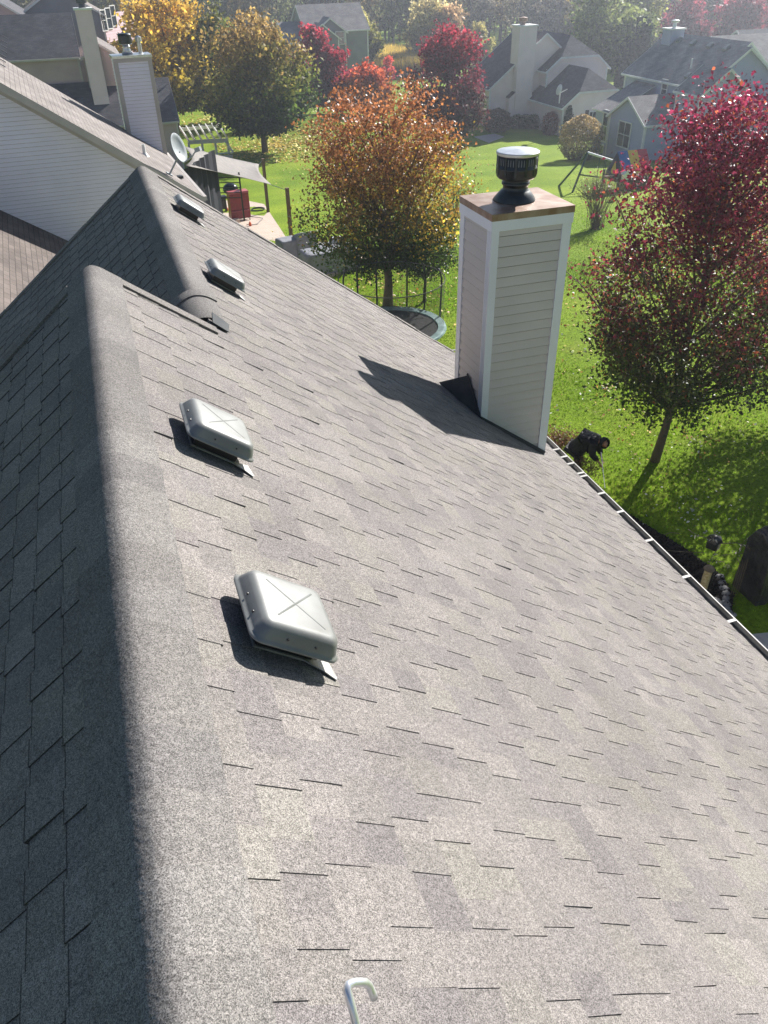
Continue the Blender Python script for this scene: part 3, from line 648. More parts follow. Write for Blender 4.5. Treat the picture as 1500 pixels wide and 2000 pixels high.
def scatter_leaves():
    rg = np.random.default_rng(9); P = []; Cc = []; S = []
    def blob(u, v, ru, rv, n, cols, s, pw=1.):
        for _ in range(n):
            r = rg.random()**pw; a = rg.uniform(0, 6.283); p = GR(u+ru*r*math.cos(a), v+rv*r*math.sin(a))
            P.append((p[0], p[1], float(gz(p[0], p[1]))+.03+(.03 if p[1] < 46 else 0))); Cc.append(cols[rg.integers(len(cols))]); S.append(s*rg.uniform(.6, 1.3))
    Yl = [(.62, .50, .10), (.70, .60, .16), (.60, .42, .08)]; Or = [(.55, .25, .05), (.60, .40, .10), (.35, .12, .04), (.55, .5, .3)]
    blob(540, 283, 125, 36, 2300, Yl, .15, .8); blob(620, 260, 40, 25, 200, Yl, .19); blob(600, 330, 90, 60, 130, Yl, .10)
    blob(760, 560, 190, 110, 520, Or+Yl, .07); blob(640, 440, 120, 60, 160, Or+Yl, .08); blob(900, 520, 90, 80, 120, Or+Yl, .07)
    blob(1180, 760, 170, 130, 260, Or+[(.6, .6, .55)], .05); blob(1350, 860, 200, 90, 150, Or+[(.6, .6, .55)], .045); blob(1150, 600, 60, 140, 120, Or+Yl, .06)
    blob(1090, 500, 60, 60, 30, Or, .06); blob(1350, 1000, 120, 70, 60, [(.5, .5, .45)], .04); blob(930, 330, 60, 30, 60, Or+Yl, .09); blob(400, 235, 60, 20, 300, Yl, .2)
    P = np.array(P); n = len(P); nr = rg.normal(size=(n, 3))*np.array([.45, .45, 0])+np.array([0, 0, 1]); nr /= np.linalg.norm(nr, axis=1)[:, None]
    a = np.cross(nr, rg.normal(size=(n, 3))); a /= np.linalg.norm(a, axis=1)[:, None]; b = np.cross(nr, a); s = np.array(S)[:, None]
    V = np.stack([P-a*s, P-b*s*.6, P+a*s, P+b*s*.6+nr*s*.3], 1).reshape(-1, 3)
    tag(np_mesh('fallen_leaves', V, np.arange(4*n).reshape(-1, 4), M['leaf_dull2'], None, np.repeat(np.array(Cc), 4, 0)), kind='stuff')
M['leaf_dull2'] = leaf_mat('dry_leaves', .25, .6, .3)
scatter_leaves()
# ================================================================== TREES
def lerp(a, b, t): return a+(b-a)*t
def tree(name, label, cat, base, H, R, cb, colfn, ncl, nlf, ls, seed, sig=None, group=None, tr=.12, lean=(0, 0), wide=.38, lobes=.22, trunk_m=None, upright=.9, leafm=None, parts=True, drop=0., power=.5):
    """tapered trunk with limbs that reach every clump; the crown is thousands of folded leaves round those clumps"""
    rg = np.random.default_rng(seed); base = np.array([base[0], base[1], float(gz(base[0], base[1]))])
    t = thing(name, label, cat, base, group); sig = (sig or R*.11)*.82
    # main limbs run from the trunk to tips on the crown's outline; clumps of leaves sit along them
    K = max(14, int(ncl/15)); zk = cb+.04+(.93-cb)*np.sort(rg.beta(1.3, 1.15, K)); zk[-3:] = [.86, .9, .95]; ak = rg.uniform(0, 6.283)+np.arange(K)*2.39996+rg.normal(0, .25, K); q = (zk-cb)/(1-cb)
    pr = np.where(q < wide, np.sin(np.clip(q/wide, 0, 1)*math.pi/2)**.55, np.cos(np.clip((q-wide)/(1-wide), 0, 1)*math.pi/2)**.68); pr = np.clip(pr, .12, 1)*rg.uniform(1-lobes*1.6, 1.1, K)
    tip = np.stack([np.cos(ak)*R*pr+lean[0]*zk*H, np.sin(ak)*R*pr+lean[1]*zk*H, zk*H], 1)
    hz = np.clip(zk*H-R*pr*upright*1.1-.15*R, cb*.75*H, .8*H); st = np.stack([lean[0]*hz, lean[1]*hz, hz], 1); mid = (st+tip)/2+np.stack([tip[:, 0]*.10, tip[:, 1]*.10, -.05*R+0*hz], 1)+rg.normal(0, .03*R, (K, 3))
    def curve(k, t): t = t[:, None]; return (1-t)**2*st[k]+2*t*(1-t)*mid[k]+t*t*tip[k]
    kk = rg.choice(K, ncl, p=(pr+.25)/np.sum(pr+.25)); tt = rg.beta(1.9, 1.0, ncl); cl = curve(kk, tt)+rg.normal(0, 1, (ncl, 3))*(R*.125*(1.15-.5*tt))[:, None]*np.array([1, 1, .8])
    tb = MB(); nseg = 9; hs = np.linspace(0, .86, nseg); wob = rg.normal(0, .012*R, (nseg, 2)); wob[0] = 0
    tp = [base+np.array([lean[0]*h*H+wob[i][0], lean[1]*h*H+wob[i][1], h*H-(.15 if i == 0 else 0)]) for i, h in enumerate(hs)]
    tb.tube(tp, [tr*1.35]+[tr*(1-h*.95/.9)+.012 for h in hs[1:]], 10)
    for k in range(K):
        r0 = tr*.42*(1-hz[k]/H)+.014; tb.tube(list(curve(np.full(7, k), np.linspace(0, 1, 7))+base), [r0, r0*.85, r0*.7, r0*.5, r0*.35, r0*.2, .006], 5, cap=False)
    if parts:
        for i in range(min(ncl, 160)):
            t0 = max(.1, tt[i]-.22); a_ = curve(np.array([kk[i]]), np.array([t0]))[0]; tb.tube([base+a_, base+lerp(a_, cl[i], .5)+np.array([0, 0, .03*R]), base+cl[i]], [.012+tr*.06, .010+tr*.03, .004], 4, cap=False)
    tb.build('trunk', trunk_m or M['bark'], t, smooth=True)
    # leaves
    n = ncl*nlf; ci = np.repeat(np.arange(ncl), nlf); sc3 = np.array([1, 1, .75])
    P = cl[ci]+np.clip(rg.normal(0, 1, (n, 3)), -1.9, 1.9)*sig*sc3*(.6+.8*rg.random((ncl, 1))[ci])
    kp_ = P[:, 2] > cb*H*.72; P = P[kp_]; ci = ci[kp_]; n = len(P)
    nr = rg.normal(size=(n, 3))+np.array([0, 0, .55]); nr /= np.linalg.norm(nr, axis=1)[:, None]
    a = np.cross(nr, rg.normal(size=(n, 3))); a /= np.linalg.norm(a, axis=1)[:, None]; b = np.cross(nr, a)
    s = (ls*rg.uniform(.6, 1.35, n))[:, None]; P = P+base
    V = np.stack([P-a*s, P-b*s*.62+nr*s*.12, P+a*s*.9-nr*s*.25, P+b*s*.62+nr*s*.12], 1).reshape(-1, 3)
    rel = (P-base)/np.array([R, R, H]); C_ = colfn(rel, rg)*(.62+.76*rg.random((ncl, 1)))[ci]
    np_mesh('crown', V, np.arange(4*n).reshape(-1, 4), leafm or (M['leaf'] if ls < .13 else M['leaf_far']), t, np.repeat(C_, 4, 0))
    return t
def ramp(stops, jit=.12, side=0., nz=.1):
    """leaf colour by height in the crown (and a little by side), with clump noise"""
    zs = np.array([s[0] for s in stops]); cs = np.array([s[1] for s in stops])
    def f(rel, rg):
        ph = rg.uniform(0, 6, 3); q = rel[:, 2]+side*rel[:, 0]+nz*np.sin(rel[:, 0]*5+ph[0])*np.sin(rel[:, 1]*5+ph[1])*np.sin(rel[:, 2]*13+ph[2])+rg.normal(0, jit, len(rel))
        c = np.stack([np.interp(q, zs, cs[:, k]) for k in range(3)], 1); return c*(.8+.4*rg.random((len(rel), 1)))
    return f
GRN = (.06, .10, .018); DG = (.03, .06, .014); YEL = (.62, .44, .05); ORG = (.55, .20, .045); BRN = (.32, .12, .05); CRM = (.42, .035, .06); MAR = (.17, .022, .04); OLV = (.22, .22, .04); PALE = (.55, .48, .18)
# big orange maple by the patio
def col_t1(rel, rg):
    n = len(rel); q = rel[:, 2]+rg.normal(0, .07, n); sd_ = rel[:, 0]*.95-rel[:, 1]*.3+rg.normal(0, .15, n)
    c = np.stack([np.interp(q, [.2, .38, .52, .7, 1], [a[k] for a in (DG, GRN, (.24, .14, .035), (.33, .145, .055), (.42, .155, .06))]) for k in range(3)], 1)
    y = (sd_ > .35) & (q > .3) & (q < .72) & (rg.random(n) < .45); c[y] = (.52, .36, .05)
    y2 = (q > .35) & (q < .75) & (rg.random(n) < .12); c[y2] = (.55, .36, .05); return c*(.75+.5*rg.random((n, 1)))
tree('maple_tree', 'orange and brown maple tree with dark green lower boughs, standing behind the trampoline', 'tree', GR(757, 597), 8.5, 3.45, .235, col_t1, 760, 46, .062, 21, .36, tr=.17, lobes=.16, wide=.36, upright=1.05)
tree('small_tree', 'small dark green tree tucked under the right side of the orange maple', 'tree', GR(829, 590), 3.9, 1.35, .36, ramp([(.3, DG), (.7, GRN), (1, (.12, .16, .03))], .1), 170, 44, .055, 22, .26, tr=.06)
def col_t3(rel, rg):
    n = len(rel); q = rel[:, 2]+rg.normal(0, .07, n)
    c = np.stack([np.interp(q, [.2, .36, .5, .7, 1], [a[k] for a in (DG, (.05, .07, .018), (.15, .035, .04), (.22, .030, .055), (.33, .038, .095))]) for k in range(3)], 1)
    y = (q > .4) & (rg.random(n) < .10); c[y] = (.50, .13, .06); g = (q < .62) & (rg.random(n) < .3); c[g] = (.10, .12, .03); return c*(.7+.6*rg.random((n, 1)))
b3 = GR(1278, 900)
tree('red_maple_tree', 'crimson and maroon maple tree with green lowest boughs, nearest tree on the right', 'tree', b3, 9.7, 3.15, .235, col_t3, 820, 58, .052, 33, .30, tr=.105, lobes=.24, wide=.26, lean=(.034, -.018), upright=1.0, drop=.3)
tree('red_maple_tree', 'crimson maple tree cut off by the right edge, behind the nearest red maple', 'tree', b3+np.array([6.3, 1.0, 0]), 9.9, 3.1, .2, col_t3, 560, 46, .052, 35, .34, tr=.11, lobes=.2, wide=.36, drop=.3)
tree('maple_tree', 'olive and bronze maple tree standing in a ring of fallen yellow leaves', 'tree', GR(518, 297), 11.9, 5.3, .20, lambda r, g: ramp([(.2, DG), (.35, GRN), (.55, OLV), (.8, (.34, .22, .07)), (1, (.42, .28, .09))], .09, -.08)(r, g), 620, 32, .2, 41, .65, tr=.26, lobes=.18, wide=.36)
tree('yellow_tree', 'bright yellow tree rising behind the white boxed chimney', 'tree', GR(347, 250), 13.0, 5.6, .16, ramp([(.15, OLV), (.35, (.40, .32, .05)), (.6, YEL), (1, (.66, .42, .08))], .1), 560, 30, .24, 42, .75, tr=.25)
tree('green_tree', 'dark green tree squeezed between the yellow tree and the bronze maple', 'tree', GR(428, 240), 11.5, 3.6, .14, ramp([(.1, DG), (.6, GRN), (1, (.2, .2, .04))], .1), 300, 30, .24, 43, .6, tr=.2)
tree('maroon_tree', 'maroon maple tree with crimson edges, to the left of the house with hipped gables', 'tree', GR(872, 290), 10.5, 4.0, .13, ramp([(.1, (.05, .05, .03)), (.35, (.10, .03, .035)), (.65, MAR), (1, CRM)], .1), 520, 32, .17, 44, .5, tr=.2)
FG = 'red and orange trees across the lawn'
tree('crimson_tree', 'tall crimson tree in front of the grey house', 'tree', GR(622, 222), 9.2, 2.6, .1, ramp([(.1, (.08, .05, .03)), (.5, MAR), (1, (.48, .05, .08))], .1), 260, 28, .22, 45, .5, FG)
tree('crimson_tree', 'magenta red tree between the tall crimson tree and the orange one', 'tree', GR(668, 222), 6.8, 2.3, .08, ramp([(.1, MAR), (.5, (.34, .04, .06)), (1, CRM)], .1), 240, 28, .2, 46, .45, FG)
tree('orange_tree', 'coral orange tree just above the big orange maple', 'tree', GR(722, 228), 5.5, 2.7, .08, ramp([(.1, (.3, .12, .05)), (.45, (.42, .17, .05)), (1, (.72, .14, .07))], .1), 300, 28, .2, 47, .45, FG)
tree('small_tree', 'small scarlet tree at the edge of the golden meadow', 'tree', GR(757, 158), 3.0, 1.3, .05, ramp([(0, CRM), (1, (.65, .1, .06))], .1), 80, 24, .2, 48, .3, FG)
tree('olive_tree', 'yellow green tree beside the window of the grey house', 'tree', GR(706, 140), 8.6, 3.3, .08, ramp([(0, GRN), (.6, OLV), (1, PALE)], .12), 260, 26, .26, 49, .5)
FT = 'pale trees at the edge of the wood'
tree('pale_tree', 'pale yellow tree above the maroon maple', 'tree', GR(838, 128), 9.6, 4.1, .08, ramp([(0, OLV), (.5, (.5, .42, .16)), (1, (.62, .52, .24))], .1), 280, 26, .32, 50, .7, FT)
tree('pale_tree', 'peach coloured tree behind the pale yellow one', 'tree', GR(872, 128), 8.6, 3.6, .08, ramp([(0, OLV), (.5, (.55, .36, .18)), (1, (.62, .42, .22))], .1), 240, 26, .32, 51, .6, FT)
tree('pale_tree', 'small yellow green tree touching the long dark roof', 'tree', GR(935, 128), 6.0, 2.4, .08, ramp([(0, OLV), (1, PALE)], .1), 140, 26, .28, 52, .5, FT)
tree('pale_tree', 'buff tree behind the tall pale chimney', 'tree', GR(1072, 90), 9.5, 4.5, .08, ramp([(0, OLV), (1, (.55, .46, .3))], .1), 240, 26, .4, 53, .8, FT)
tree('green_tree', 'tall light green tree standing between the two houses on the right', 'tree', GR(1165, 165), 15.5, 5.2, .12, ramp([(0, GRN), (.5, (.18, .22, .06)), (1, (.40, .42, .16))], .12), 480, 26, .3, 54, .9, None, lobes=.3, drop=.5)
tree('green_tree', 'yellow green tree between the dark conical evergreen and the red trees', 'tree', GR(1235, 130), 15, 4.6, .12, ramp([(0, GRN), (.5, (.28, .28, .06)), (1, (.5, .46, .14))], .12), 380, 26, .3, 55, .9, None, lobes=.3, drop=.4)
tree('crimson_tree', 'dusky crimson tree behind the blue chimney', 'tree', GR(1325, 118), 10.3, 4.3, .08, ramp([(0, MAR), (1, (.42, .09, .12))], .1), 380, 26, .3, 56, .7)
tree('crimson_tree', 'round crimson tree at the upper right above the roofs', 'tree', GR(1430, 122), 9.8, 4.5, .08, ramp([(0, MAR), (1, (.42, .08, .11))], .1), 380, 26, .3, 57, .7)
tree('crimson_tree', 'purple red tree at the top edge, left of the dusky crimson one', 'tree', GR(1295, 85), 11, 4.0, .08, ramp([(0, MAR), (1, (.42, .10, .16))], .1), 260, 26, .36, 58, .8)
tree('pale_tree', 'narrow pale orange tree between the two crimson trees', 'tree', GR(1372, 95), 12, 2.4, .08, ramp([(0, OLV), (1, (.6, .4, .2))], .1), 180, 26, .34, 59, .6, FT)
tree('pale_tree', 'buff orange tree at the top right corner', 'tree', GR(1492, 105), 11, 4.0, .08, ramp([(0, OLV), (1, (.58, .4, .22))], .1), 260, 26, .36, 60, .8, FT)
# evergreen
ev = thing('evergreen_tree', 'dark narrow evergreen with a rounded top beside the blue house', 'tree', GR(1228, 170))
def foliage_shape(t, base, H, prof, n, ls, colfn, seed, mt=None, name='crown', jit=.06):
    rg = np.random.default_rng(seed); zf = rg.random(n); an = rg.uniform(0, 6.283, n); r = np.array([prof(z) for z in zf])*(rg.random(n)**.22)*(1+.10*np.sin(an*5+zf*20))
    P = np.stack([np.cos(an)*r, np.sin(an)*r, zf*H], 1)+rg.normal(0, jit, (n, 3))+base
    nr = rg.normal(size=(n, 3)); nr /= np.linalg.norm(nr, axis=1)[:, None]; a = np.cross(nr, rg.normal(size=(n, 3))); a /= np.linalg.norm(a, axis=1)[:, None]; b = np.cross(nr, a); s = (ls*rg.uniform(.6, 1.4, n))[:, None]
    V = np.stack([P-a*s, P-b*s*.55, P+a*s, P+b*s*.55], 1).reshape(-1, 3); rel = np.stack([(P[:, 0]-base[0]), (P[:, 1]-base[1]), zf], 1)
    return np_mesh(name, V, np.arange(4*n).reshape(-1, 4), mt or M['leaf_far'], t, np.repeat(colfn(rel, rg), 4, 0))
def stub(t, base, h, r, m='bark'):
    mb = MB(); mb.tube([base+np.array([0, 0, -.1]), base+np.array([.02, 0, h*.5]), base+np.array([0, .02, h])], [r, r*.8, r*.4], 7); mb.build('trunk', M[m], t)
eb = GR(1228, 170); foliage_shape(ev, eb, 8.2, lambda z: 1.95*(1-max(0, z-.78)**2*16)**.5 if z < .999 else .2, 9000, .2, ramp([(0, (.02, .04, .02)), (1, (.035, .065, .03))]), 61); stub(ev, eb, 6, .15)
# shrubs
def shrub(name, label, uv, R, H, colfn, n, ls, seed, group=None, cone=False, cat='shrub'):
    b = GR(*uv); t = thing(name, label, cat, b, group)
    pf = (lambda z: R*(1-z)**.8+.03) if cone else (lambda z: R*max(.02, 1-abs(z*2-.95)**2.4)**.5)
    foliage_shape(t, b, H, pf, n, ls, colfn, seed, M['leaf'], 'foliage', .05)
    mb = MB(); rg = random.Random(seed)
    for k in range(7):
        a = k*.9; mb.tube([b, b+np.array([math.cos(a)*R*.3, math.sin(a)*R*.3, H*.35]), b+np.array([math.cos(a)*R*.6, math.sin(a)*R*.6, H*.75])], [.04, .03, .01], 5, cap=False)
    mb.build('stem', M['bark'], t)
shrub('round_shrub', 'large rounded tan shrub beside the blue house', (1130, 312), 1.75, 3.4, ramp([(0, (.12, .13, .04)), (.5, (.30, .24, .10)), (1, (.42, .30, .15))], .15), 9000, .075, 71)
shrub('dark_shrub', 'rounded dark brown shrub against the hipped gable house', (970, 258), 1.5, 2.2, ramp([(0, (.06, .05, .03)), (1, (.12, .08, .05))], .1), 3500, .09, 72)
for k, u_ in enumerate((1010, 1026, 1042)):
    shrub('hedge_shrub', ('low dark green shrub at the chimney foot of the hipped gable house', 'middle low dark green shrub of the row under the pale wall', 'last low dark green shrub of the row, next to the red leafed shrub')[k], (u_, 250), 1.0, 1.25, ramp([(0, DG), (1, GRN)], .1), 1600, .08, 73+k, 'low shrubs along the pale wall')
shrub('red_shrub', 'dull red leafed shrub near the corner of the hipped gable house', (1073, 263), .9, 2.1, ramp([(0, (.10, .05, .03)), (1, (.22, .06, .04))], .1), 1800, .09, 77)
shrub('conical_shrub', 'dark cone shaped evergreen shrub at the pale house corner', (1107, 266), .8, 2.7, ramp([(0, DG), (1, (.05, .09, .03))], .1), 2200, .08, 78, cone=True)
shrub('conical_shrub', 'thin dark cone shrub rising behind the red leafed shrub', (1077, 255), .5, 2.6, ramp([(0, DG), (1, (.05, .09, .03))], .1), 1200, .08, 79, cone=True)
def bare_shrub(name, label, b, R, H, n, leafcol, nl, seed, ls=.03):
    t = thing(name, label, 'shrub', b); rg = np.random.default_rng(seed); mb = MB(); tips = []
    for k in range(n):
        a = rg.uniform(0, 6.283); q = rg.random()**.6; e = b+np.array([math.cos(a)*R*q, math.sin(a)*R*q, H*rg.uniform(.65, 1)*(1-.25*q)]); m_ = b+np.array([math.cos(a)*R*q*.6, math.sin(a)*R*q*.6, H*.5])+rg.normal(0, .04, 3)
        mb.tube([b+rg.normal(0, .13*R, 3)*[1, 1, 0], m_, e], [.010*H*.5, .007*H*.5, .004], 4, cap=False)
        for j in range(2):
            e2 = lerp(m_, e, .5)+rg.normal(0, .18*R, 3)+np.array([0, 0, .12*H]); mb.tube([lerp(m_, e, rg.uniform(0, .5)), e2], [.008*H*.5, .003], 3, cap=False); tips.append(e2)
        tips.append(e)
    mb.build('stem', M['cane'], t); T = np.array(tips); P = T[rg.integers(len(T), size=nl)]+rg.normal(0, .13*R, (nl, 3)); nr = rg.normal(size=(nl, 3)); nr /= np.linalg.norm(nr, axis=1)[:, None]; a = np.cross(nr, rg.normal(size=(nl, 3))); a /= np.linalg.norm(a, axis=1)[:, None]; c = np.cross(nr, a)
    V = np.stack([P-a*ls, P-c*ls*.6, P+a*ls, P+c*ls*.6], 1).reshape(-1, 3); cc = np.array(leafcol)[rg.integers(len(leafcol), size=nl)]
    np_mesh('foliage', V, np.arange(4*nl).reshape(-1, 4), M['leaf'], t, np.repeat(cc, 4, 0)); return t
bare_shrub('bare_shrub', 'many stemmed leafless shrub on the lawn below the swing set', GR(1163, 446), 1.35, 3.0, 90, [(.12, .12, .04), (.2, .16, .08)], 1500, 81)
bare_shrub('twiggy_shrub', 'rusty brown twiggy shrub close to the chimney and the stooping person', GR(1088, 905), .62, 1.1, 60, [(.16, .06, .04), (.22, .10, .06), (.10, .06, .03)], 1500, 82, .028)
bare_shrub('twiggy_shrub', 'brown twiggy shrub right in front of the stooping person', GR(1128, 948), .5, .8, 50, [(.12, .06, .04), (.18, .10, .06), (.08, .07, .03)], 1100, 83, .025)
bare_shrub('sapling', 'thin leafless sapling poking up between the orange maple and the chimney', GR(886, 470), .5, 4.0, 12, [(.2, .1, .05)], 60, 84)
# golden meadow and the wood
def meadow():
    rg = np.random.default_rng(5); n = 26000; P = []
    a = GR(735, 152); b = GR(850, 150); c = GR(840, 118); d = GR(735, 112)
    s, t = rg.random(n), rg.random(n); P = (1-t)[:, None]*((1-s)[:, None]*a+s[:, None]*b)+t[:, None]*((1-s)[:, None]*d+s[:, None]*c); P[:, 2] = gz(P[:, 0], P[:, 1])
    h = rg.uniform(1.2, 2.6, n); w_ = rg.uniform(.04, .12, n); an = rg.uniform(0, 6.283, n); dd = np.stack([np.cos(an), np.sin(an), an*0], 1)*w_[:, None]
    tip = P+np.stack([rg.normal(0, .25, n), rg.normal(0, .25, n), h], 1); V = np.stack([P-dd, P+dd, tip], 1).reshape(-1, 3)
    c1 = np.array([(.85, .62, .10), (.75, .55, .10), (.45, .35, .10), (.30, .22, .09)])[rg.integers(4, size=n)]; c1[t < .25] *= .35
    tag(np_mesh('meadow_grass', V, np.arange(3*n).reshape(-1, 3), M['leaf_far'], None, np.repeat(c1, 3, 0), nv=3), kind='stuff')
meadow()
def woods():
    rg = np.random.default_rng(15); VV = []; CC = []; mb = MB()
    cols = [(.16, .15, .06), (.12, .13, .05), (.24, .18, .09), (.20, .16, .10), (.10, .12, .05), (.30, .24, .12), (.15, .13, .09), (.34, .26, .08), (.17, .18, .08)]
    spots = []
    for u in np.arange(-60, 1620, 26):
        for v, cnt in ((96, 1), (84, 1), (70, 1), (52, 1)):
            spots.append((u+rg.uniform(-14, 14), v+rg.uniform(-6, 6)))
    for (u, v) in spots:
        if v > 80 and (560 < u < 700): v = 70
        g = GR(u, v); g[2] = gz(g[0], g[1]); dist = g[1]; H = rg.uniform(13, 21)*(1.1 if v < 80 else .8); R = H*rg.uniform(.16, .26); n = 1000
        c = np.array(cols[rg.integers(len(cols))]); ncl = 46; zf = rg.beta(1.6, 1.2, ncl); an = rg.uniform(0, 6.283, ncl); rr = R*np.sin(np.clip(zf*1.02+.02, 0, 1)*math.pi)**.5*rg.random(ncl)**.5
        cl = np.stack([np.cos(an)*rr, np.sin(an)*rr, (.12+.88*zf)*H], 1); P = cl[rg.integers(ncl, size=n)]+rg.normal(0, R*.16, (n, 3))+g
        nr = rg.normal(size=(n, 3)); nr /= np.linalg.norm(nr, axis=1)[:, None]; a = np.cross(nr, rg.normal(size=(n, 3))); a /= np.linalg.norm(a, axis=1)[:, None]; b = np.cross(nr, a); s = (rg.uniform(.14, .34, n)*(1+max(0, dist-130)/160))[:, None]
        VV.append(np.stack([P-a*s, P-b*s*.6, P+a*s, P+b*s*.6], 1).reshape(-1, 3)); cc = c*1.35*(.6+.8*rg.random((n, 1))); CC.append(np.repeat(cc, 4, 0))
        mb.tube([g+np.array([0, 0, -.3]), g+np.array([rg.normal(0, .3), 0, H*.5]), g+np.array([rg.normal(0, .5), 0, H*.92])], [.24, .17, .04], 5, cap=False)
        for k in range(5):
            c0_ = cl[k]+g; mb.tube([g+np.array([0, 0, max(1.5, cl[k][2]*.6)]), c0_], [.08, .02], 4, cap=False)
    V = np.concatenate(VV); wd = thing('wood', None, None, (0, 0, 0)) if 0 else None
    o = np_mesh('woodland', V, np.arange(len(V)).reshape(-1, 4), M['leaf_far'], None, np.concatenate(CC)); tag(o, kind='stuff')
    tb = mb.build('woodland_trunks', M['bark'], o)
woods()
# ================================================================== NEIGHBOURING HOUSES
def frame(O, deg):
    a = rad(deg); return np.array(O, float), np.array([math.cos(a), math.sin(a), 0]), np.array([-math.sin(a), math.cos(a), 0])
def slab(mb, poly, th, uvO, uvU, uvV, m=0, m2=1):
    P = [np.array(p, float) for p in poly]; uv = [(float((p-uvO)@uvU), float((p-uvO)@uvV)) for p in P]
    if np.cross(P[1]-P[0], P[2]-P[1])[2] < 0: P = P[::-1]; uv = uv[::-1]
    mb.face(P, m, uv); n = len(P); d = np.array([0, 0, -th]); mb.face([p+d for p in P[::-1]], m2)
    for i in range(n): mb.face([P[i], P[i]+d, P[(i+1) % n]+d, P[(i+1) % n]], m2)
# --- the next-door house on the left
KO, KX, KY = frame(PX(397, 384, z=-4.6), 3.0); KZ = np.array([0, 0, 1.]); PT = 35.0; kt = math.tan(rad(PT)); kc = math.cos(rad(PT))
def kp(a, b, c): return KO+KX*a+KY*b+KZ*c
h2 = thing('house', 'neighbouring house with white sided gable wall, brown grey roof and a tall white boxed chimney', 'house', (KO[0]-5, KO[1]+4, -10.2))
zb = -10.3-KO[2]; HW = 7.6; LEN = 7.4
w = MB(); yw = .35
polyg = [(0, 0), (2*HW-.7, 0), (2*HW-.7, -zb-.12), (HW-.35, -zb-.12+(HW-.35)*kt), (0, -zb-.12)]
siding(w, kp(-2*HW+.35, yw, zb), KX, KZ, polyg, .115, .016, 0, 1)
siding(w, kp(-.35, LEN-.3, zb), -KX, KZ, polyg, .115)
siding(w, kp(-.35, yw, zb), KY, KZ, [(0, 0), (LEN-.65, 0), (LEN-.65, -zb-.1), (0, -zb-.1)], .115)
w.build('wall', [M['white_siding'], M['lap2']] if 'lap2' in M else [M['white_siding'], M['beige_trim']], h2)  # second material paints the shadow line at the foot of each course
r = MB(); rx = -HW; rz_ = HW*kt
slab(r, [kp(0, 0, 0), kp(.0, LEN, 0), kp(rx, LEN, rz_), kp(rx, 0, rz_)], .06, KO, KY, (KX-KZ*kt)*kc)
slab(r, [kp(rx, 0, rz_), kp(rx, LEN, rz_), kp(2*rx, LEN, 0), kp(2*rx, 0, 0)], .06, KO, KY, (-KX-KZ*kt)*kc)
r.build('roof', [M['roof_brown'], M['beige_trim']], h2)
f = MB()
f.bar(kp(.02, .012, -.14), kp(rx, .012, rz_-.14), .03, .16); f.bar(kp(2*rx, .012, -.14), kp(rx, .013, rz_-.14), .03, .16)
f.bar(kp(0, .19, -.21), kp(rx, .19, rz_-.21), .36, .02); f.bar(kp(0, LEN-.02, -.14), kp(rx, LEN-.02, rz_-.14), .03, .16)
f.bar(kp(.01, .35, -.30), kp(rx, .35, rz_-.30), .03, .14)
f.bar(kp(.06, 0, -.06), kp(.06, LEN, -.06), .10, .12)
build_islands(f, 'fascia', M['beige_trim'], h2)
# lower roof that leans on the gable wall
r = MB(); A = PL(0, 410, KO+KY*.33, KY); B = PL(110, 460, KO+KY*.33, KY); d_ = (B-A)/np.linalg.norm(B-A); A2 = A-d_*4; B2 = B+d_*1.0
slab(r, [A2, B2, B2-KY*9, A2-KY*9], .1, A2, KY, d_); lr = r.build('lower_roof', [M['roof_rust'], M['beige_trim']], h2)
r = MB(); siding(r, B2-d_*.4-KY*8.6-KZ*5.2, KY, KZ, [(0, 0), (8.4, 0), (8.4, 5.1), (0, 5.1)], .115); r.build('garage_wall', M['white_siding'], h2)
# its chimney
CB = PL(249, 258, KO, KX*kt+KZ); a0 = (CB-KO)@KX; b0 = (CB-KO)@KY; CWd = 1.28; czt = (PX(223, 115, y=CB[1])-KO)[2]
c = MB(); zc0 = -(a0)*kt-.1; 
for (O, U, L, zA, zB) in ((kp(a0, b0, 0), KX, CWd, -a0*kt-.3, -(a0+CWd)*kt-.4), (kp(a0, b0+.85, 0), -KY, .85, -a0*kt-.3, -a0*kt-.3), (kp(a0+CWd, b0, 0), KY, .85, -(a0+CWd)*kt-.5, -(a0+CWd)*kt-.5), (kp(a0+CWd, b0+.85, 0), -KX, CWd, -(a0+CWd)*kt-.4, -a0*kt-.3)):
    siding(c, O, U, KZ, [(0, zA), (L, zB), (L, czt), (0, czt)], .115, .016, 0, 1)
ch2 = c.build('chimney', [M['white_siding'], M['beige_trim']], h2)  # lap shadow lines painted with the second material here too
c = MB()
for (xx, yy, s_) in ((a0, b0, 1), (a0+CWd, b0, -1)):
    zl_ = -xx*kt-.3; c.bar(kp(xx+s_*.05, yy-.012, zl_), kp(xx+s_*.05, yy-.012, czt), .14, .03, up=KY); c.bar(kp(xx-s_*.012, yy+.06, zl_), kp(xx-s_*.012, yy+.06, czt), .12, .03, up=KX)
c.box(kp(a0+CWd/2, b0-.02, czt-.06), (CWd+.06, .03, .13), ax=(KX, KY, KZ))
build_islands(c, 'corner_trim', M['beige_trim'], h2, ch2)
c = MB(); c.box(kp(a0+CWd/2, b0+.42, czt+.04), (CWd+.1, .95, .08), ax=(KX, KY, KZ)); o = c.build('chimney_cap', M['galv'], h2); o.parent = ch2
c = MB(); c.lathe(kp(a0+.55, b0+.42, czt+.08), [(.2, 0), (.13, .16), (.12, .3), (.22, .31), (.23, .34)], 24); o = c.build('flue_cone', M['galv'], h2, smooth=True); o.parent = ch2
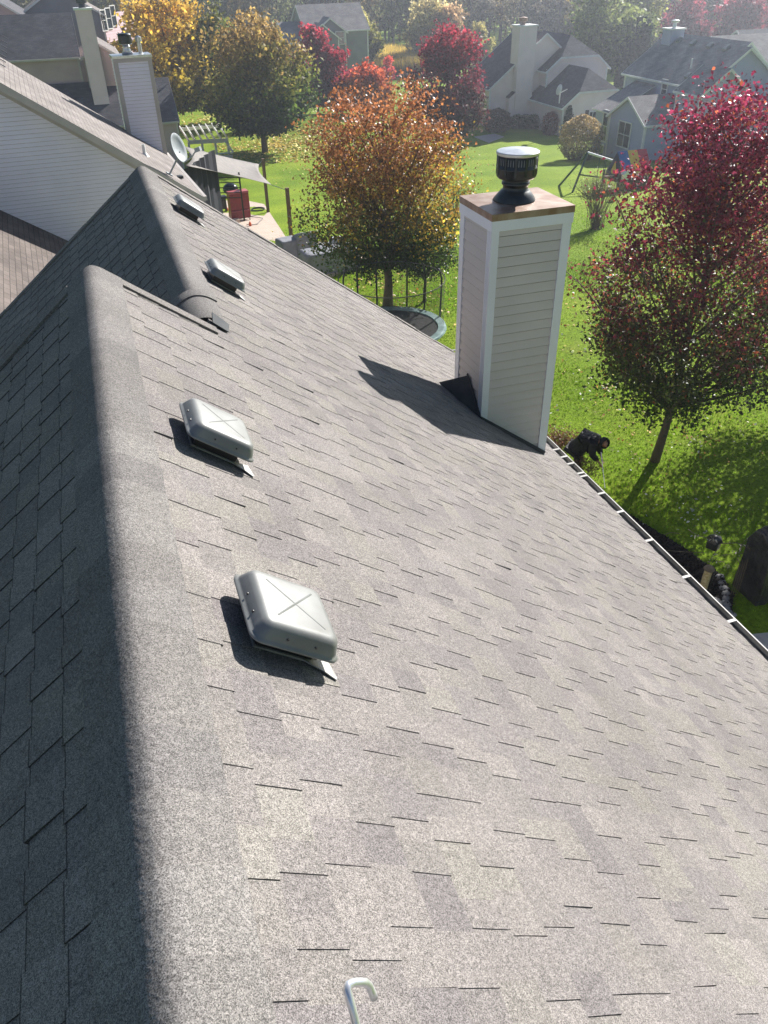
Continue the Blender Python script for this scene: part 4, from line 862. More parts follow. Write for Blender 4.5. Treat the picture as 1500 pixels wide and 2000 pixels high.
c = MB(); c.lathe(kp(a0+.55, b0+.42, czt+.08), [(.23, .33), (.235, .36), (.235, .58), (.2, .6)], 24); c.lathe(kp(a0+.55, b0+.42, czt+.68), [(.24, 0), (.2, .04), (.05, .06)], 24); o = c.build('flue_cap', M['flue_dark'], h2); o.parent = ch2
c = MB(); c.lathe(kp(a0+1.02, b0+.5, czt+.08), [(.07, 0), (.07, .36), (.11, .37), (.11, .5), (.02, .55)], 16); o = c.build('vent_pipe', M['galv'], h2); o.parent = ch2
c = MB(); q = PL(283, 303, KO, KX*kt+KZ); c.lathe(q-KZ*.1, [(.055, 0), (.055, .42), (.045, .42), (.045, .3)], 12); c.lathe(q-KZ*.05, [(.14, 0), (.06, .12)], 12); c.build('plumbing_vent', M['white'], h2)
c = MB()
for k in range(7):
    q = PL(8-k*1.2, 74+k*9, KO, KX*kt+KZ)
    c.box(q+KX*.0+np.array([0, 0, .05]), (.34, .10, .02), ax=((KX-KZ*kt)*kc, KY, (KX*kt+KZ)*kc))
build_islands(c, 'vent_slot', M['black'], h2)
# satellite dish
q = PL(331, 341, KO, KX*kt+KZ); ds = thing('satellite_dish', 'pale satellite dish on a slanted mast above the neighbour roof edge', 'satellite dish', q)
dc = PX(349, 289, y=q[1]-.15); DS = .84
c = MB(); c.tube([q, lerp(q, dc, .55)+np.array([.05, 0, -.02]), dc+np.array([.02, .1, -.12])], .028, 8); c.box(q+KZ*.02, (.2, .2, .03), ax=((KX-KZ*kt)*kc, KY, (KX*kt+KZ)*kc)); c.build('mast', M['dish'], ds)
vn = -CAM+dc; fd = np.array([.80, -.52, .30]); fd /= np.linalg.norm(fd); s1 = np.cross([0, 0, 1], fd); s1 /= np.linalg.norm(s1); s2 = np.cross(fd, s1)
c = MB(); c.lathe(dc, [(r_*.84, z_) for r_, z_ in [(.01, -.1), (.2, -.085), (.36, -.04), (.46, .01), (.465, .015), (.455, .02), (.35, -.025), (.2, -.07), (.01, -.083)]], 28, ax=np.array([s1, s2*1.12, fd])); c.build('reflector', M['dish'], ds, smooth=True)
lnb = PX(383, 293, y=dc[1]-.35); c = MB(); c.tube([dc-s2*.42+fd*.02, lerp(dc-s2*.45, lnb, .6)-s2*.04, lnb], .022, 6); c.build('feed_arm', M['dish'], ds)
c = MB(); c.bar(lnb-fd*.02, lnb+fd*.16, .13, .12); c.build('receiver', M['dish'], ds)
c = MB(); bb = PL(352, 348, KO, KX*kt+KZ); c.bar(bb-KY*.2+KZ*.06, bb+KY*.2+KZ*.02, .16, .08); c.build('foot_mount', M['black'], ds)
# --- dark roofed house behind it on the left
yB = 76.0; e1 = PX(340, 237, y=yB); rgt = PX(352, 237, y=yB)[0]; rr_ = PL(300, 152, e1, (0, -math.tan(rad(32)), 1)); hwB = rr_[1]-yB
e2 = PX(130, 112, y=yB+hwB); r2 = PL(100, 25, e2, (0, -math.tan(rad(34)), 1)); hw2 = r2[1]-e2[1]
hB = thing('house', 'house with dark shaded two tier roof and a pale chimney, at the upper left', 'house', (rgt-8, yB+4, -14.2))
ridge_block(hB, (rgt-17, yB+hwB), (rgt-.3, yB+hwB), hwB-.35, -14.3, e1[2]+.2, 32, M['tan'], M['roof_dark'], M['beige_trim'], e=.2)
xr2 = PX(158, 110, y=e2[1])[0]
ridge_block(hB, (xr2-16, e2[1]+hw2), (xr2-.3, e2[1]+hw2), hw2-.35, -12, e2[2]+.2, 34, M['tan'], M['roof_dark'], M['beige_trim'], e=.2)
# beige gable end with a lit slope
gx_ = PX(226, 105, y=yB+4); gl = PX(188, 82, y=yB+4)
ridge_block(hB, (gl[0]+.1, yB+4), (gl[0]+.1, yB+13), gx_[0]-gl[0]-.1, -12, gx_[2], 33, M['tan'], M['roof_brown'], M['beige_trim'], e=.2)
a = PX(146, 20, y=yB+2.2); b = PX(178, 18, y=yB+2.2); c = MB(); wd = b[0]-a[0]
for (O, U, L) in (((a[0], yB+2.2, -11), (1, 0, 0), wd), ((b[0], yB+2.2, -11), (0, 1, 0), 1.4), ((a[0], yB+3.6, -11), (0, -1, 0), 1.4), ((b[0], yB+3.6, -11), (-1, 0, 0), wd)):
    siding(c, O, U, (0, 0, 1), [(0, 0), (L, 0), (L, a[2]+11), (0, a[2]+11)], .2)
cB = c.build('chimney', M['cream'], hB)
c = MB(); c.box(((a[0]+b[0])/2, yB+2.9, a[2]+.06), (wd+.2, 1.6, .13)); o = c.build('chimney_cap', M['white'], hB); o.parent = cB
c = MB(); c.lathe(((a[0]+b[0])/2, yB+2.9, a[2]+.12), [(.3, 0), (.25, .3), (.42, .32), (.42, .85), (.1, .95)], 20); o = c.build('flue_cap', M['flue_dark'], hB); o.parent = cB
# pale two storey house beyond it
yC = 104.; q1 = PX(198, 27, y=yC); q2 = PX(235, 82, y=yC)
hC = thing('house', 'cream sided two storey house with a lit roof at the top left corner', 'house', (q1[0], yC+4, -14.2))
ax0 = PX(30, 22, y=yC); ap = PX(58, -2, y=yC)
ridge_block(hC, (q1[0]-4.2, yC), (q1[0]-4.2, yC+12), 4.2, -14.3, q1[2]+.1, 30, M['grey_siding'], M['roof_brown'], M['white'], e=.25)
siding_w = MB(); siding(siding_w, (q1[0]+.02, yC-.02, -14.3), (.55, .83, 0), (0, 0, 1), [(0, 0), (7.5, 0), (7.5, q1[2]+14.3), (0, q1[2]+14.3)], .25); siding_w.build('wall', M['cream'], hC)
for (u_, v_, ww) in ((202, 40, 1.), (212, 36, 1.), (221, 31, 1.)):
    dd = np.array([.55, .83, 0]); nn = np.array([.83, -.55, 0]); q = PL(u_, v_, np.array([q1[0], yC, 0])+nn*.05, nn); window(hC, q, dd, (0, 0, 1), ww, 1.9, 1, 2)
ridge_block(hC, (ax0[0]-2, yC-6), (ax0[0]-2, yC+4), 6.5, -14.3, ap[2]-3.6, 34, M['tan'], M['roof_dark'], M['white'], e=.25)
# --- grey house in front of the wood
yH = 122.; L_ = PX(577, 30, y=yH+4); R_ = PX(703, 27, y=yH+4); ev_ = PX(712, 57, y=yH-.5)
hG = thing('house', 'grey house with twin front gables in front of the wood', 'house', (L_[0]+5, yH+4, -14.2))
ridge_block(hG, (L_[0]+.3, yH+4), (R_[0]-.3, yH+4), 4.2, -14.3, ev_[2]+.2, 33, M['grey_siding'], M['roof_grey'], M['white'], e=.25)
ga = PX(640, 31, y=yH-1.5); gl_ = PX(617, 54, y=yH-1.5); gr_ = PX(685, 64.5, y=yH-1.5); pit = 36
hwg = (gr_[0]-gl_[0])/2; gcx = (gr_[0]+gl_[0])/2-.4
ridge_block(hG, (gcx, yH-1.2), (gcx, yH+4), hwg-.3, -14.3, ga[2]-hwg*math.tan(rad(pit)), pit, M['grey_siding'], M['roof_grey'], M['white'], e=.25, wallQ=False)
g2 = PX(629.5, 46.5, y=yH-2.8); hw3 = 2.2
ridge_block(hG, (g2[0], yH-2.5), (g2[0], yH+2), hw3, -14.3, g2[2]-hw3*math.tan(rad(pit)), pit, M['grey_siding'], M['roof_grey'], M['white'], e=.25, wallQ=False)
lw = PX(545, 43, y=yH+3)
ridge_block(hG, (lw[0], yH+3), (L_[0]+1, yH+3), 3.6, -14.3, lw[2]-3.6*math.tan(rad(30)), 30, M['grey_siding'], M['roof_grey'], M['white'], e=.25)
q = PX(664, 74, y=yH-1.3); window(hG, q, (1, 0, 0), (0, 0, 1), 1.2, 1.5, 1, 2)
# --- pale house with clipped gables
hP = thing('house', 'pale house with clipped gables, dark roofs and a tall pale boxed chimney', 'house', (48, 80, -14.2))
WP, RP, TP = M['pale_siding'], M['roof_dark'], M['white']
ridge_block(hP, (49.0, 77.13), (49.0, 84.2), 3.65, -14.4, -11.35, 38, WP, RP, TP, .32, .3, clipP=.6, e=.2, wallQ=False)
ridge_block(hP, (50.05, 83.13), (50.05, 91), 3.55, -14.4, -8.8, 38, WP, RP, TP, .32, .3, clipP=.62, e=.2)
ridge_block(hP, (46.9, 84.75), (46.9, 91.4), 6.1, -14.4, -10.3, 37.2, WP, RP, TP, .32, .25, e=.2)
c = MB()
for (xa, xb, ya, yb, za, zt_) in ((43.38, 45.33, 83.9, 85.6, -14.3, -4.95),):
    for (O, U, L) in (((xa, ya, za), (1, 0, 0), xb-xa), ((xb, ya, za), (0, 1, 0), yb-ya), ((xa, yb, za), (0, -1, 0), yb-ya), ((xb, yb, za), (-1, 0, 0), xb-xa)):
        siding(c, O, U, (0, 0, 1), [(0, 0), (L, 0), (L, zt_-za), (0, zt_-za)], .2)
siding(c, (42.73, 84.0, -14.3), (1, 0, 0), (0, 0, 1), [(0, 0), (.66, 0), (.66, 3.4), (0, 2.9)], .2); siding(c, (42.73, 84.8, -14.3), (0, -1, 0), (0, 0, 1), [(0, 0), (.8, 0), (.8, 2.9), (0, 2.9)], .2)
cP = c.build('chimney', WP, hP)
c = MB(); c.box((44.355, 84.75, -4.9), (2.15, 1.9, .12)); o = c.build('chimney_cap', TP, hP); o.parent = cP
c = MB(); c.lathe((44.1, 84.75, -4.84), [(.3, 0), (.22, .25), (.45, .3), (.45, .62), (.1, .7)], 20); o = c.build('flue_cap', M['rust'], hP); o.parent = cP
c = MB(); c.prism([(42.7, 83.95, -11.42), (43.4, 83.95, -10.85), (43.4, 84.75, -10.85), (42.7, 84.75, -11.42)], (0, 0, .06)); o = c.build('chimney_shoulder', RP, hP); o.parent = cP
def win_px(par, pts, plane_n, P0, nx, ny, dirU, off=.05):
    n = np.array(plane_n, float); Q = [PL(*p, np.array(P0)+n*off, n) for p in pts]; U = np.array(dirU, float); cc = sum(Q)/len(Q); wv = [p@U for p in Q]; hv = [p[2] for p in Q]
    window(par, cc, U, (0, 0, 1), (max(wv)-min(wv))*.95, (max(hv)-min(hv))*.88, nx, ny)
window(hP, PL(1039, 161, (46.5-.05, 84, 0), (1, 0, 0)), (0, -1, 0), (0, 0, 1), 1.0, 2.0, 1, 2)
window(hP, PL(1157, 227, (49, 77.13-.05, 0), (0, 1, 0)), (1, 0, 0), (0, 0, 1), .85, .9, 2, 1)
for u_, v_ in ((948, 208),): window(hP, PL(u_, v_, (46.9-6.1-.05, 86, 0), (1, 0, 0)), (0, -1, 0), (0, 0, 1), 1.0, 1.8, 1, 2)
c = MB(); q = PL(1146, 227, (49, 77.13-.06, 0), (0, 1, 0)); c.box(q, (.38, .05, 1.1)); c.build('shutter', M['dark_wood'], hP)
q = PL(1092, 202, (49.0-3.65-.3, 79, -11.5), (-math.tan(rad(38)), 0, 1)); sd2 = thing('satellite_dish', 'small white satellite dish on the dark garage roof of the clipped gable house', 'satellite dish', q)
c = MB(); c.tube([q, q+np.array([0, 0, .9]), q+np.array([-.3, -.1, 1.3])], .06, 6); c.build('mast', M['white'], sd2); c = MB(); c.lathe(q+np.array([-.35, -.1, 1.3]), [(.01, 0), (.3, .05), (.5, .14), (.48, .16), (.01, .04)], 20, ax=np.array([[0, 1, 0], [.3, 0, .95], [.95, 0, -.3]])); c.build('reflector', M['white'], sd2); c = MB(); c.bar(q+np.array([-.2, -.1, .9]), q+np.array([.55, -.4, 1.3]), .06); c.build('feed_arm', M['white'], sd2)
# --- blue house
hb = thing('house', 'blue sided house with a small boxed chimney on its ridge, behind the swing set', 'house', (47, 61, -13.4))
WB, RB = M['blue_siding'], M['roof_grey']
ridge_block(hb, (48.9, 56.6), (48.9, 67.2), 3.45, -13.9, -7.35, 35, WB, RB, M['white'], .3, .3, e=.16)
ridge_block(hb, (41.55, 60.3), (46, 60.3), 2.5, -13.9, -9.85, 32, WB, RB, M['white'], .25, .3, e=.16, wallQ=False)
ridge_block(hb, (46.3, 55.2), (46.3, 58), 2.1, -13.9, -7.6, 36, WB, RB, M['white'], .25, .25, e=.16, wallQ=False)
c = MB(); x0_, x1_, ya_, yb_ = 41.75, 45.5, 62.75, 65.4
siding(c, (x0_, yb_, -13.9), (0, -1, 0), (0, 0, 1), [(0, 0), (yb_-ya_, 0), (yb_-ya_, 4.05), (0, 4.05)], .16); siding(c, (x1_, yb_, -13.9), (-1, 0, 0), (0, 0, 1), [(0, 0), (3.75, 0), (3.75, 4.05), (0, 5.5)], .16); c.build('wall', WB, hb)
c = MB(); slab(c, [np.array(p) for p in ((x0_-.3, ya_-.1, -9.83), (x0_-.3, yb_+.3, -9.83), (x1_, yb_+.3, -7.9), (x1_, ya_-.1, -7.9))], .1, np.array([0, 0, 0.]), np.array([0, 1., 0]), np.array([-.9, 0, -.45])); c.build('lower_roof', [RB, M['white']], hb)
ridge_block(hb, (53.2, 52.5), (53.2, 60), 3.4, -13.9, -9.6, 34, WB, M['roof_dark'], M['white'], .3, .3, e=.16)
for u_, v_, px_, w_, h_, nx_, ny_ in ((1298, 174, 45.45, .75, 1.35, 1, 2), (1335, 187, 45.45, .75, 1.35, 1, 2), (1219, 263, 41.55, 1.75, 1.9, 2, 2), (1182, 246, 41.75, .8, 2.4, 1, 2), (1174, 296, 41.75, .8, 1.1, 1, 1)):
    window(hb, PL(u_, v_, (px_-.06, 60, 0), (1, 0, 0)), (0, -1, 0), (0, 0, 1), w_, h_, nx_, ny_)
c = MB(); cx_, cy_ = 48.7, 66.1; zt6 = PX(1317, 58, y=65.5)[2]
for (O, U, L) in (((cx_-.55, cy_-.6, -7), (1, 0, 0), 1.3), ((cx_+.75, cy_-.6, -7), (0, 1, 0), 1.2), ((cx_-.55, cy_+.6, -7), (0, -1, 0), 1.2), ((cx_+.75, cy_+.6, -7), (-1, 0, 0), 1.3)):
    siding(c, O, U, (0, 0, 1), [(0, 0), (L, 0), (L, zt6+7), (0, zt6+7)], .16)
c6 = c.build('chimney', WB, hb); c = MB(); c.box((cx_+.1, cy_, zt6+.04), (1.5, 1.4, .1)); o = c.build('chimney_cap', M['white'], hb); o.parent = c6
c = MB(); c.lathe((cx_+.1, cy_, zt6+.08), [(.18, 0), (.15, .35), (.33, .4), (.33, .55), (.05, .62)], 16); o = c.build('flue_cap', M['galv'], hb); o.parent = c6
e6 = np.array([48.9-3.75, 60, -7.35-.2]); n6 = np.array([-math.tan(rad(35)), 0, 1.])
for u_, v_ in ((1326, 81), (1353, 87), (1386, 92), (1418, 97), (1343, 151)):
    q = PL(u_, v_, e6, n6); c = MB(); c.box(q+np.array([0, 0, .12]), (.5, .42, .22), rz=0, ax=((.82, 0, .57), (0, 1, 0), (-.57, 0, .82))); c.build('roof_vent', M['vent_rim'], hb, bevel=.04)
q = PL(1349, 134, e6, n6); c = MB(); c.tube([q, q+np.array([0, 0, .7])], .07, 8); c.build('plumbing_vent', M['white'], hb)
# --- roofs at the far right
ha = thing('house', 'dark roofed house with a small white gable just behind the blue house', 'house', (62, 70, -14))
g = PX(1465, 82, y=70); ridge_block(ha, (g[0], 70), (g[0], 80), 3.2, -14.3, g[2]-3.2*math.tan(rad(38)), 38, M['blue_siding'], M['roof_grey'], M['white'], e=.2)
ridge_block(ha, (g[0]+.5, 76), (g[0]+12, 76), 5, -14.3, g[2]-3.2, 33, M['blue_siding'], M['roof_grey'], M['white'], e=.2)
hd = thing('house', 'distant house whose dark roof shows at the right edge above the blue house', 'house', (95, 96, -14))
g = PX(1455, 56, y=96); ridge_block(hd, (g[0]-1, 96), (g[0]+20, 96), 5.5, -14.3, g[2]-3.7, 33, M['grey_siding'], M['roof_dark'], M['white'], e=.25)
g = PX(1368, 77, y=88); ridge_block(hd, (g[0], 89), (g[0]+9, 89), 4, -14.3, g[2]-2.5, 30, M['grey_siding'], M['roof_grey'], M['white'], e=.25)
# ================================================================== YARD
def G3(u, v): return GR(u, v)
def onp(u, v, p): return PX(u, v, y=p[1])
gp1, gp2 = G3(524, 415), G3(570, 478); t1, t2 = onp(511, 311, gp1), onp(559, 368, gp2)
for nm, g, t in (('square wooden post holding the far corner of the shade sail', gp1, t1), ('wooden post nearest the grey covered furniture, tied to the sail by a rope', gp2, t2)):
    c = MB(); g = g.copy(); c.box((g[0], g[1], (g[2]-.3+t[2])/2), (.15, .15, t[2]-g[2]+.3), rz=.3); c.box((g[0], g[1], t[2]+.01), (.17, .17, .03), rz=.3)
    o = c.build('wooden_post', M['wood_post'], None, origin=g); tag(o, nm, 'post', 'posts of the shade sail')
# sail
A = PX(356, 285, y=41.); B = PX(506, 321, y=gp1[1]-.1); Cc = PX(530, 361, y=gp2[1]+1.2); D = PX(362, 324, y=33.5)
vs = []; n = 14
for i in range(n+1):
    for j in range(n+1):
        s, t = i/n, j/n; s2_ = s; t2_ = t
        p = (1-s)*(1-t)*A+s*(1-t)*B+s*t*Cc+(1-s)*t*D; c_ = (A+B+Cc+D)/4; edge = 4*s*(1-s); edget = 4*t*(1-t)
        p = p+(c_-p)*(.16*edget*abs(2*s-1)**3+.10*edge*abs(2*t-1)**3)+np.array([0, 0, -.28])*edge*edget; vs.append(p)
c = MB(); c.mesh(vs, [(i*(n+1)+j, (i+1)*(n+1)+j, (i+1)*(n+1)+j+1, i*(n+1)+j+1) for i in range(n) for j in range(n)])
sl = c.build('shade_sail', M['sail'], None, smooth=True, origin=A); tag(sl, 'taupe shade sail stretched from the neighbour house to two wooden posts', 'shade sail')
so = sl.modifiers.new('thickness', 'SOLIDIFY'); so.thickness = .012
for a, b, lab in ((Cc, t2, 'thin rope from the sail corner to the nearer wooden post'), (B, t1, 'short cord tying the sail to the farther wooden post')):
    c = MB(); c.tube([a, lerp(a, b, .5)+np.array([0, 0, -.04]), b+np.array([0, 0, -.08])], .016, 5); o = c.build('rope', M['cover_l'], None, origin=a); tag(o, lab, 'rope')
# dark curtain wall, railing
a, b = PX(366, 332, y=33.5), PX(424, 350, y=37.5); c = MB()
P0 = np.array([a[0]-.6, 33.0, 0]); P1 = np.array([b[0], 37.5, 0]); zt_ = max(a[2], b[2])-.1
pts = [lerp(P0, P1, k/24)+np.array([.07*math.sin(k*1.9), 0, 0]) for k in range(25)]
c.mesh([p+np.array([0, 0, -10.5]) for p in pts]+[p+np.array([0, 0, zt_]) for p in pts], [(k, k+1, 26+k, 25+k) for k in range(24)])
o = c.build('curtain', M['screen'], None, origin=P0); tag(o, 'dark outdoor curtain hanging under the shade sail behind the grill', 'curtain'); so = o.modifiers.new('t', 'SOLIDIFY'); so.thickness = .02
rl = G3(470, 395); c = MB(); zr0 = rl[2]
ra, rb = PX(422, 347, y=42.), PX(468, 352, y=42.)
for k in range(5): c.bar((ra[0], 42., ra[2]-k*.24), (rb[0], 42., ra[2]-k*.24-.1), .04)
for x in (ra[0], rb[0]): c.bar((x, 42., ra[2]-2.2), (x, 42., ra[2]+.15), .07)
o = c.build('railing', M['rail'], None, origin=(ra[0], 42., ra[2]-2.2)); tag(o, 'black metal railing with horizontal bars under the sail', 'railing')
# grill cart with kettle dome
gb = G3(468, 432); gr = thing('grill_cart', 'dark red grill cart with a black domed lid on the paver patio', 'grill', gb)
u1 = PX(448, 400, y=gb[1]); u2 = PX(487, 400, y=gb[1]); wd = u2[0]-u1[0]; zt_ = PX(465, 378, y=gb[1])[2]; cx_ = (u1[0]+u2[0])/2
c = MB(); c.box((cx_, gb[1]+.25, (gb[2]+.15+zt_)/2), (wd, .6, zt_-gb[2]-.15), rz=.12); c.build('cabinet', M['red'], gr, bevel=.02)
c = MB(); c.box((cx_, gb[1]+.25, zt_+.06), (wd*1.02, .64, .1), rz=.12); c.build('top', M['redtop'], gr, bevel=.015); c = MB(); c.box((cx_, gb[1]-.10, gb[2]+.62), (wd*.9, .14, .04), rz=.12); c.build('drawer_front', M['redtop'], gr, bevel=.015)
for sx in (-1, 1):
    for sy in (-.05, .55):
        c = MB(); c.box((cx_+sx*wd*.44, gb[1]+sy*1., gb[2]+.08), (.05, .05, .2)); c.build('leg', M['rail'], gr)
kb = PX(450, 368, y=gb[1]+.9); kt_ = thing('kettle_grill', 'round black kettle grill with a shiny dome behind the red cart', 'grill', (kb[0], kb[1], float(gz(kb[0], kb[1]))))
c = MB(); zc = kb[2]-.05; R_ = .46
c.lathe((kb[0], kb[1], zc), [(R_*math.sin(k*math.pi/16), R_*.62*math.cos(k*math.pi/16)) if 0 else (max(.01, R_*math.sin(k*math.pi/16)), R_*.8*math.cos(k*math.pi/16)) for k in range(9)][::-1], 28); c.build('lid', M['enamel'], kt_, smooth=True)
c = MB(); c.lathe((kb[0], kb[1], zc-.3), [(.05, 0), (.28, .04), (.42, .16), (.465, .3)], 28); c.build('bowl', M['enamel'], kt_, smooth=True)
c = MB(); c.tube([(kb[0]-.05, kb[1], zc+.27), (kb[0]-.05, kb[1], zc+.34), (kb[0]+.05, kb[1], zc+.34), (kb[0]+.05, kb[1], zc+.27)], .012, 6); c.build('handle', M['rail'], kt_)
for k in range(3):
    a_ = k*2.09+.4; c = MB(); c.tube([(kb[0]+.2*math.cos(a_), kb[1]+.2*math.sin(a_), zc-.2), (kb[0]+.36*math.cos(a_), kb[1]+.36*math.sin(a_), -10.6+.4 if 0 else float(gz(kb[0], kb[1])))], .014, 6); c.build('leg', M['rail'], kt_)
sb = G3(435, 415); st_ = thing('side_burner', 'dark barbecue on a stand to the left of the red cart', 'grill', sb)
c = MB(); c.box((sb[0], sb[1], sb[2]+.55), (.55, .5, .6), rz=.1); c.build('cabinet', M['rail'], st_, bevel=.03); c = MB(); c.box((sb[0], sb[1], sb[2]+.95), (.75, .5, .18), rz=.1); c.build('hood', M['black'], st_, bevel=.06)
for sx in (-.24, .24): c = MB(); c.box((sb[0]+sx, sb[1], sb[2]+.14), (.05, .4, .28), rz=.1); c.build('leg', M['rail'], st_)
pp = [G3(487, 405)+np.array([.2, 0, .1])]; c = MB(); hc = G3(503, 412); 
for ring in range(3): c.tube([hc+np.array([.42*math.cos(a)+.03*ring, .42*math.sin(a), .06+.035*ring]) for a in np.linspace(0, 6.28, 26)], .022, 5, cap=False)
o = c.build('hose', M['black'], None, origin=hc); tag(o, 'coiled black hose lying on the patio edge', 'hose')
c = MB(); pts = [G3(*q)+np.array([0, 0, .08]) for q in ((490, 426), (503, 427), (514, 429), (508, 434), (503, 440), (492, 442), (482, 441))]; c.tube(pts, .02, 5); o = c.build('cable', M['rail'], None, origin=pts[0]); tag(o, 'thin dark cable winding over the pavers', 'cable')
for q, s_, lab in (((489, 442), .13, 'orange plug lying on the pavers at the end of the dark cable'), ((444, 413), .13, 'orange bottle beside the red cart')):
    g = G3(*q); c = MB(); c.lathe(g+np.array([0, 0, .02]), [(s_*.6, 0), (s_*.65, s_*1.2), (s_*.3, s_*1.7), (s_*.25, s_*2)], 10); o = c.build('orange_bottle' if s_ and q[0] < 450 else 'orange_plug', M['orange'], None, smooth=True, origin=g); tag(o, lab, 'bottle' if q[0] < 450 else 'plug')
g = G3(460, 436); c = MB(); c.box(g+np.array([0, 0, .12]), (.5, .35, .22), rz=.5); c.box(g+np.array([-.02, 0, .235]), (.3, .2, .02), rz=.9); o = c.build('cardboard_box', M['paver'], None, origin=g, bevel=.02); tag(o, 'small pale box on the patio in front of the red cart', 'box')
# covered furniture
def covered(name, label, uvb, us, utop, depth, m, rz=.25, taper=.9, slant=0., group='grey covered patio furniture'):
    b = G3(*uvb); a = PX(us[0], uvb[1], y=b[1]); e = PX(us[1], uvb[1], y=b[1]); H = PX(uvb[0], utop, y=b[1])[2]-b[2]; W = e[0]-a[0]; cx = (a[0]+e[0])/2
    c = MB(); rg = random.Random(int(us[0])); n = 9; vs = []; co_, si = math.cos(rz), math.sin(rz)
    rows = [(0, 1.03), (.25, 1.0), (.6, .985), (.92, .97), (1.0, taper)]
    ring = []
    for h, k in rows:
        for q in range(4*n):
            sd_, f = q//n, (q % n)/n*2-1; x, y = [(f, -1), (1, f), (-f, 1), (-1, -f)][sd_]
            fold = 1+.03*math.sin(q*2.3+h*2)*(1-h); hh = h*H*(1-slant*(y*.5+.5)*h)-(.03 if h == 1 else 0)*0
            vs.append(np.array([x*W/2*k*fold, y*depth/2*k*fold, hh+rg.uniform(-.006, .006)]))
    vs = [np.array([v[0]*co_-v[1]*si, v[0]*si+v[1]*co_, v[2]])+np.array([cx, b[1]+depth/2, b[2]]) for v in vs]
    N_ = 4*n; fs = [(i*N_+q, i*N_+(q+1) % N_, (i+1)*N_+(q+1) % N_, (i+1)*N_+q) for i in range(4) for q in range(N_)]
    cen = sum(vs[-N_:])/N_-np.array([0, 0, .04*H]); vs.append(cen); fs += [(4*N_+q, 4*N_+(q+1) % N_, 5*N_) for q in range(N_)]
    c.mesh(vs, fs); o = c.build(name, m, None, smooth=True, origin=(cx, b[1]+depth/2, b[2])); tag(o, label, 'furniture cover', group)
    sm = o.modifiers.new('smooth', 'SUBSURF'); sm.levels = 1; sm.render_levels = 1; return o
covered('covered_chair', 'low grey covered seat at the left end of the covered furniture', (568, 512), (549, 590), 470, .9, M['cover'], .2, .94)
covered('covered_grill', 'tall grey covered grill with a sagging top, tallest of the covered furniture', (602, 507), (580, 622), 452, .75, M['cover'], .15, .8, .18)
covered('covered_sofa', 'long grey covered sofa half hidden behind the roof edge', (648, 535), (596, 704), 492, 1.2, M['cover'], .12, .93)
covered('covered_chair', 'pale grey covered seat under the green boughs', (666, 500), (652, 676), 468, .8, M['cover_l'], .1, .85)
b = G3(634, 497); tb_ = thing('round_table', 'small round white table behind the long covered sofa', 'table', b); H = PX(634, 479, y=b[1])[2]-b[2]
c = MB(); c.lathe(b+np.array([0, 0, H]), [(.5, -.32), (.53, -.02), (.5, .01), (.04, .02)], 28); c.build('table_top', M['cover_l'], tb_); c = MB(); c.lathe(b, [(.25, 0), (.25, .03), (.05, .08), (.05, H-.2)], 16); c.build('leg', M['white'], tb_)
# trampoline
tc = PX(766, 640, z=-9.45); RT = 1.95; tp = thing('trampoline', 'round trampoline with a black net enclosure on tall curved poles, partly behind the roof edge', 'trampoline', (tc[0], tc[1], -10.2))
c = MB(); vs = []
for k in range(48):
    a = 2*math.pi*k/48
    for r_, z_ in ((RT, .0), (RT-.02, .06), (RT-.3, .05), (RT-.3, .0)): vs.append(tc+np.array([r_*math.cos(a), r_*math.sin(a), z_+.01*math.sin(k*3)]))
c.mesh(vs, [(k*4+j, ((k+1) % 48)*4+j, ((k+1) % 48)*4+(j+1) % 4, k*4+(j+1) % 4) for k in range(48) for j in range(4)]); c.build('pad', M['pad'], tp)
c = MB(); c.lathe(tc, [(RT-.28, .0), (RT-.28, .01)], 40); c.build('mat', M['trampmat'], tp)
for px_ in ((652, 498), (696, 511), (735, 506), (793, 536), (832, 501), (867, 517)):
    best = None
    for a in np.linspace(0, 6.283, 240):
        q = tc+np.array([(RT+.03)*math.cos(a), (RT+.03)*math.sin(a), 1.75]); cvec = RM.T@(q-CAM); uu, vv = CX+F_*cvec[0]/-cvec[2], CY-F_*cvec[1]/-cvec[2]; dd_ = (uu-px_[0])**2+(vv-px_[1])**2
        if best is None or dd_ < best[0]: best = (dd_, a)
    a = best[1]; dr = np.array([math.cos(a), math.sin(a), 0]); c = MB()
    c.tube([np.array([tc[0], tc[1], -10.25])+dr*(RT+.02), tc+dr*(RT+.02), tc+dr*(RT+.06)+np.array([0, 0, 1.4]), tc+dr*(RT-.02)+np.array([0, 0, 1.75]), tc+dr*(RT-.12)+np.array([0, 0, 1.83])], .035, 8); c.build('pole', M['black'], tp, smooth=True)
c = MB(); c.mesh([tc+np.array([(RT-.1)*math.cos(a), (RT-.1)*math.sin(a), z_]) for z_ in (.06, 1.78) for a in np.linspace(0, 6.283, 49)], [(k, k+1, 50+k, 49+k) for k in range(48)]); c.build('net', M['net'], tp)
c = MB(); c.tube([tc+np.array([(RT-.1)*math.cos(a), (RT-.1)*math.sin(a), 1.78]) for a in np.linspace(0, 6.283, 49)], .018, 5, cap=False); c.build('top_cord', M['black'], tp)
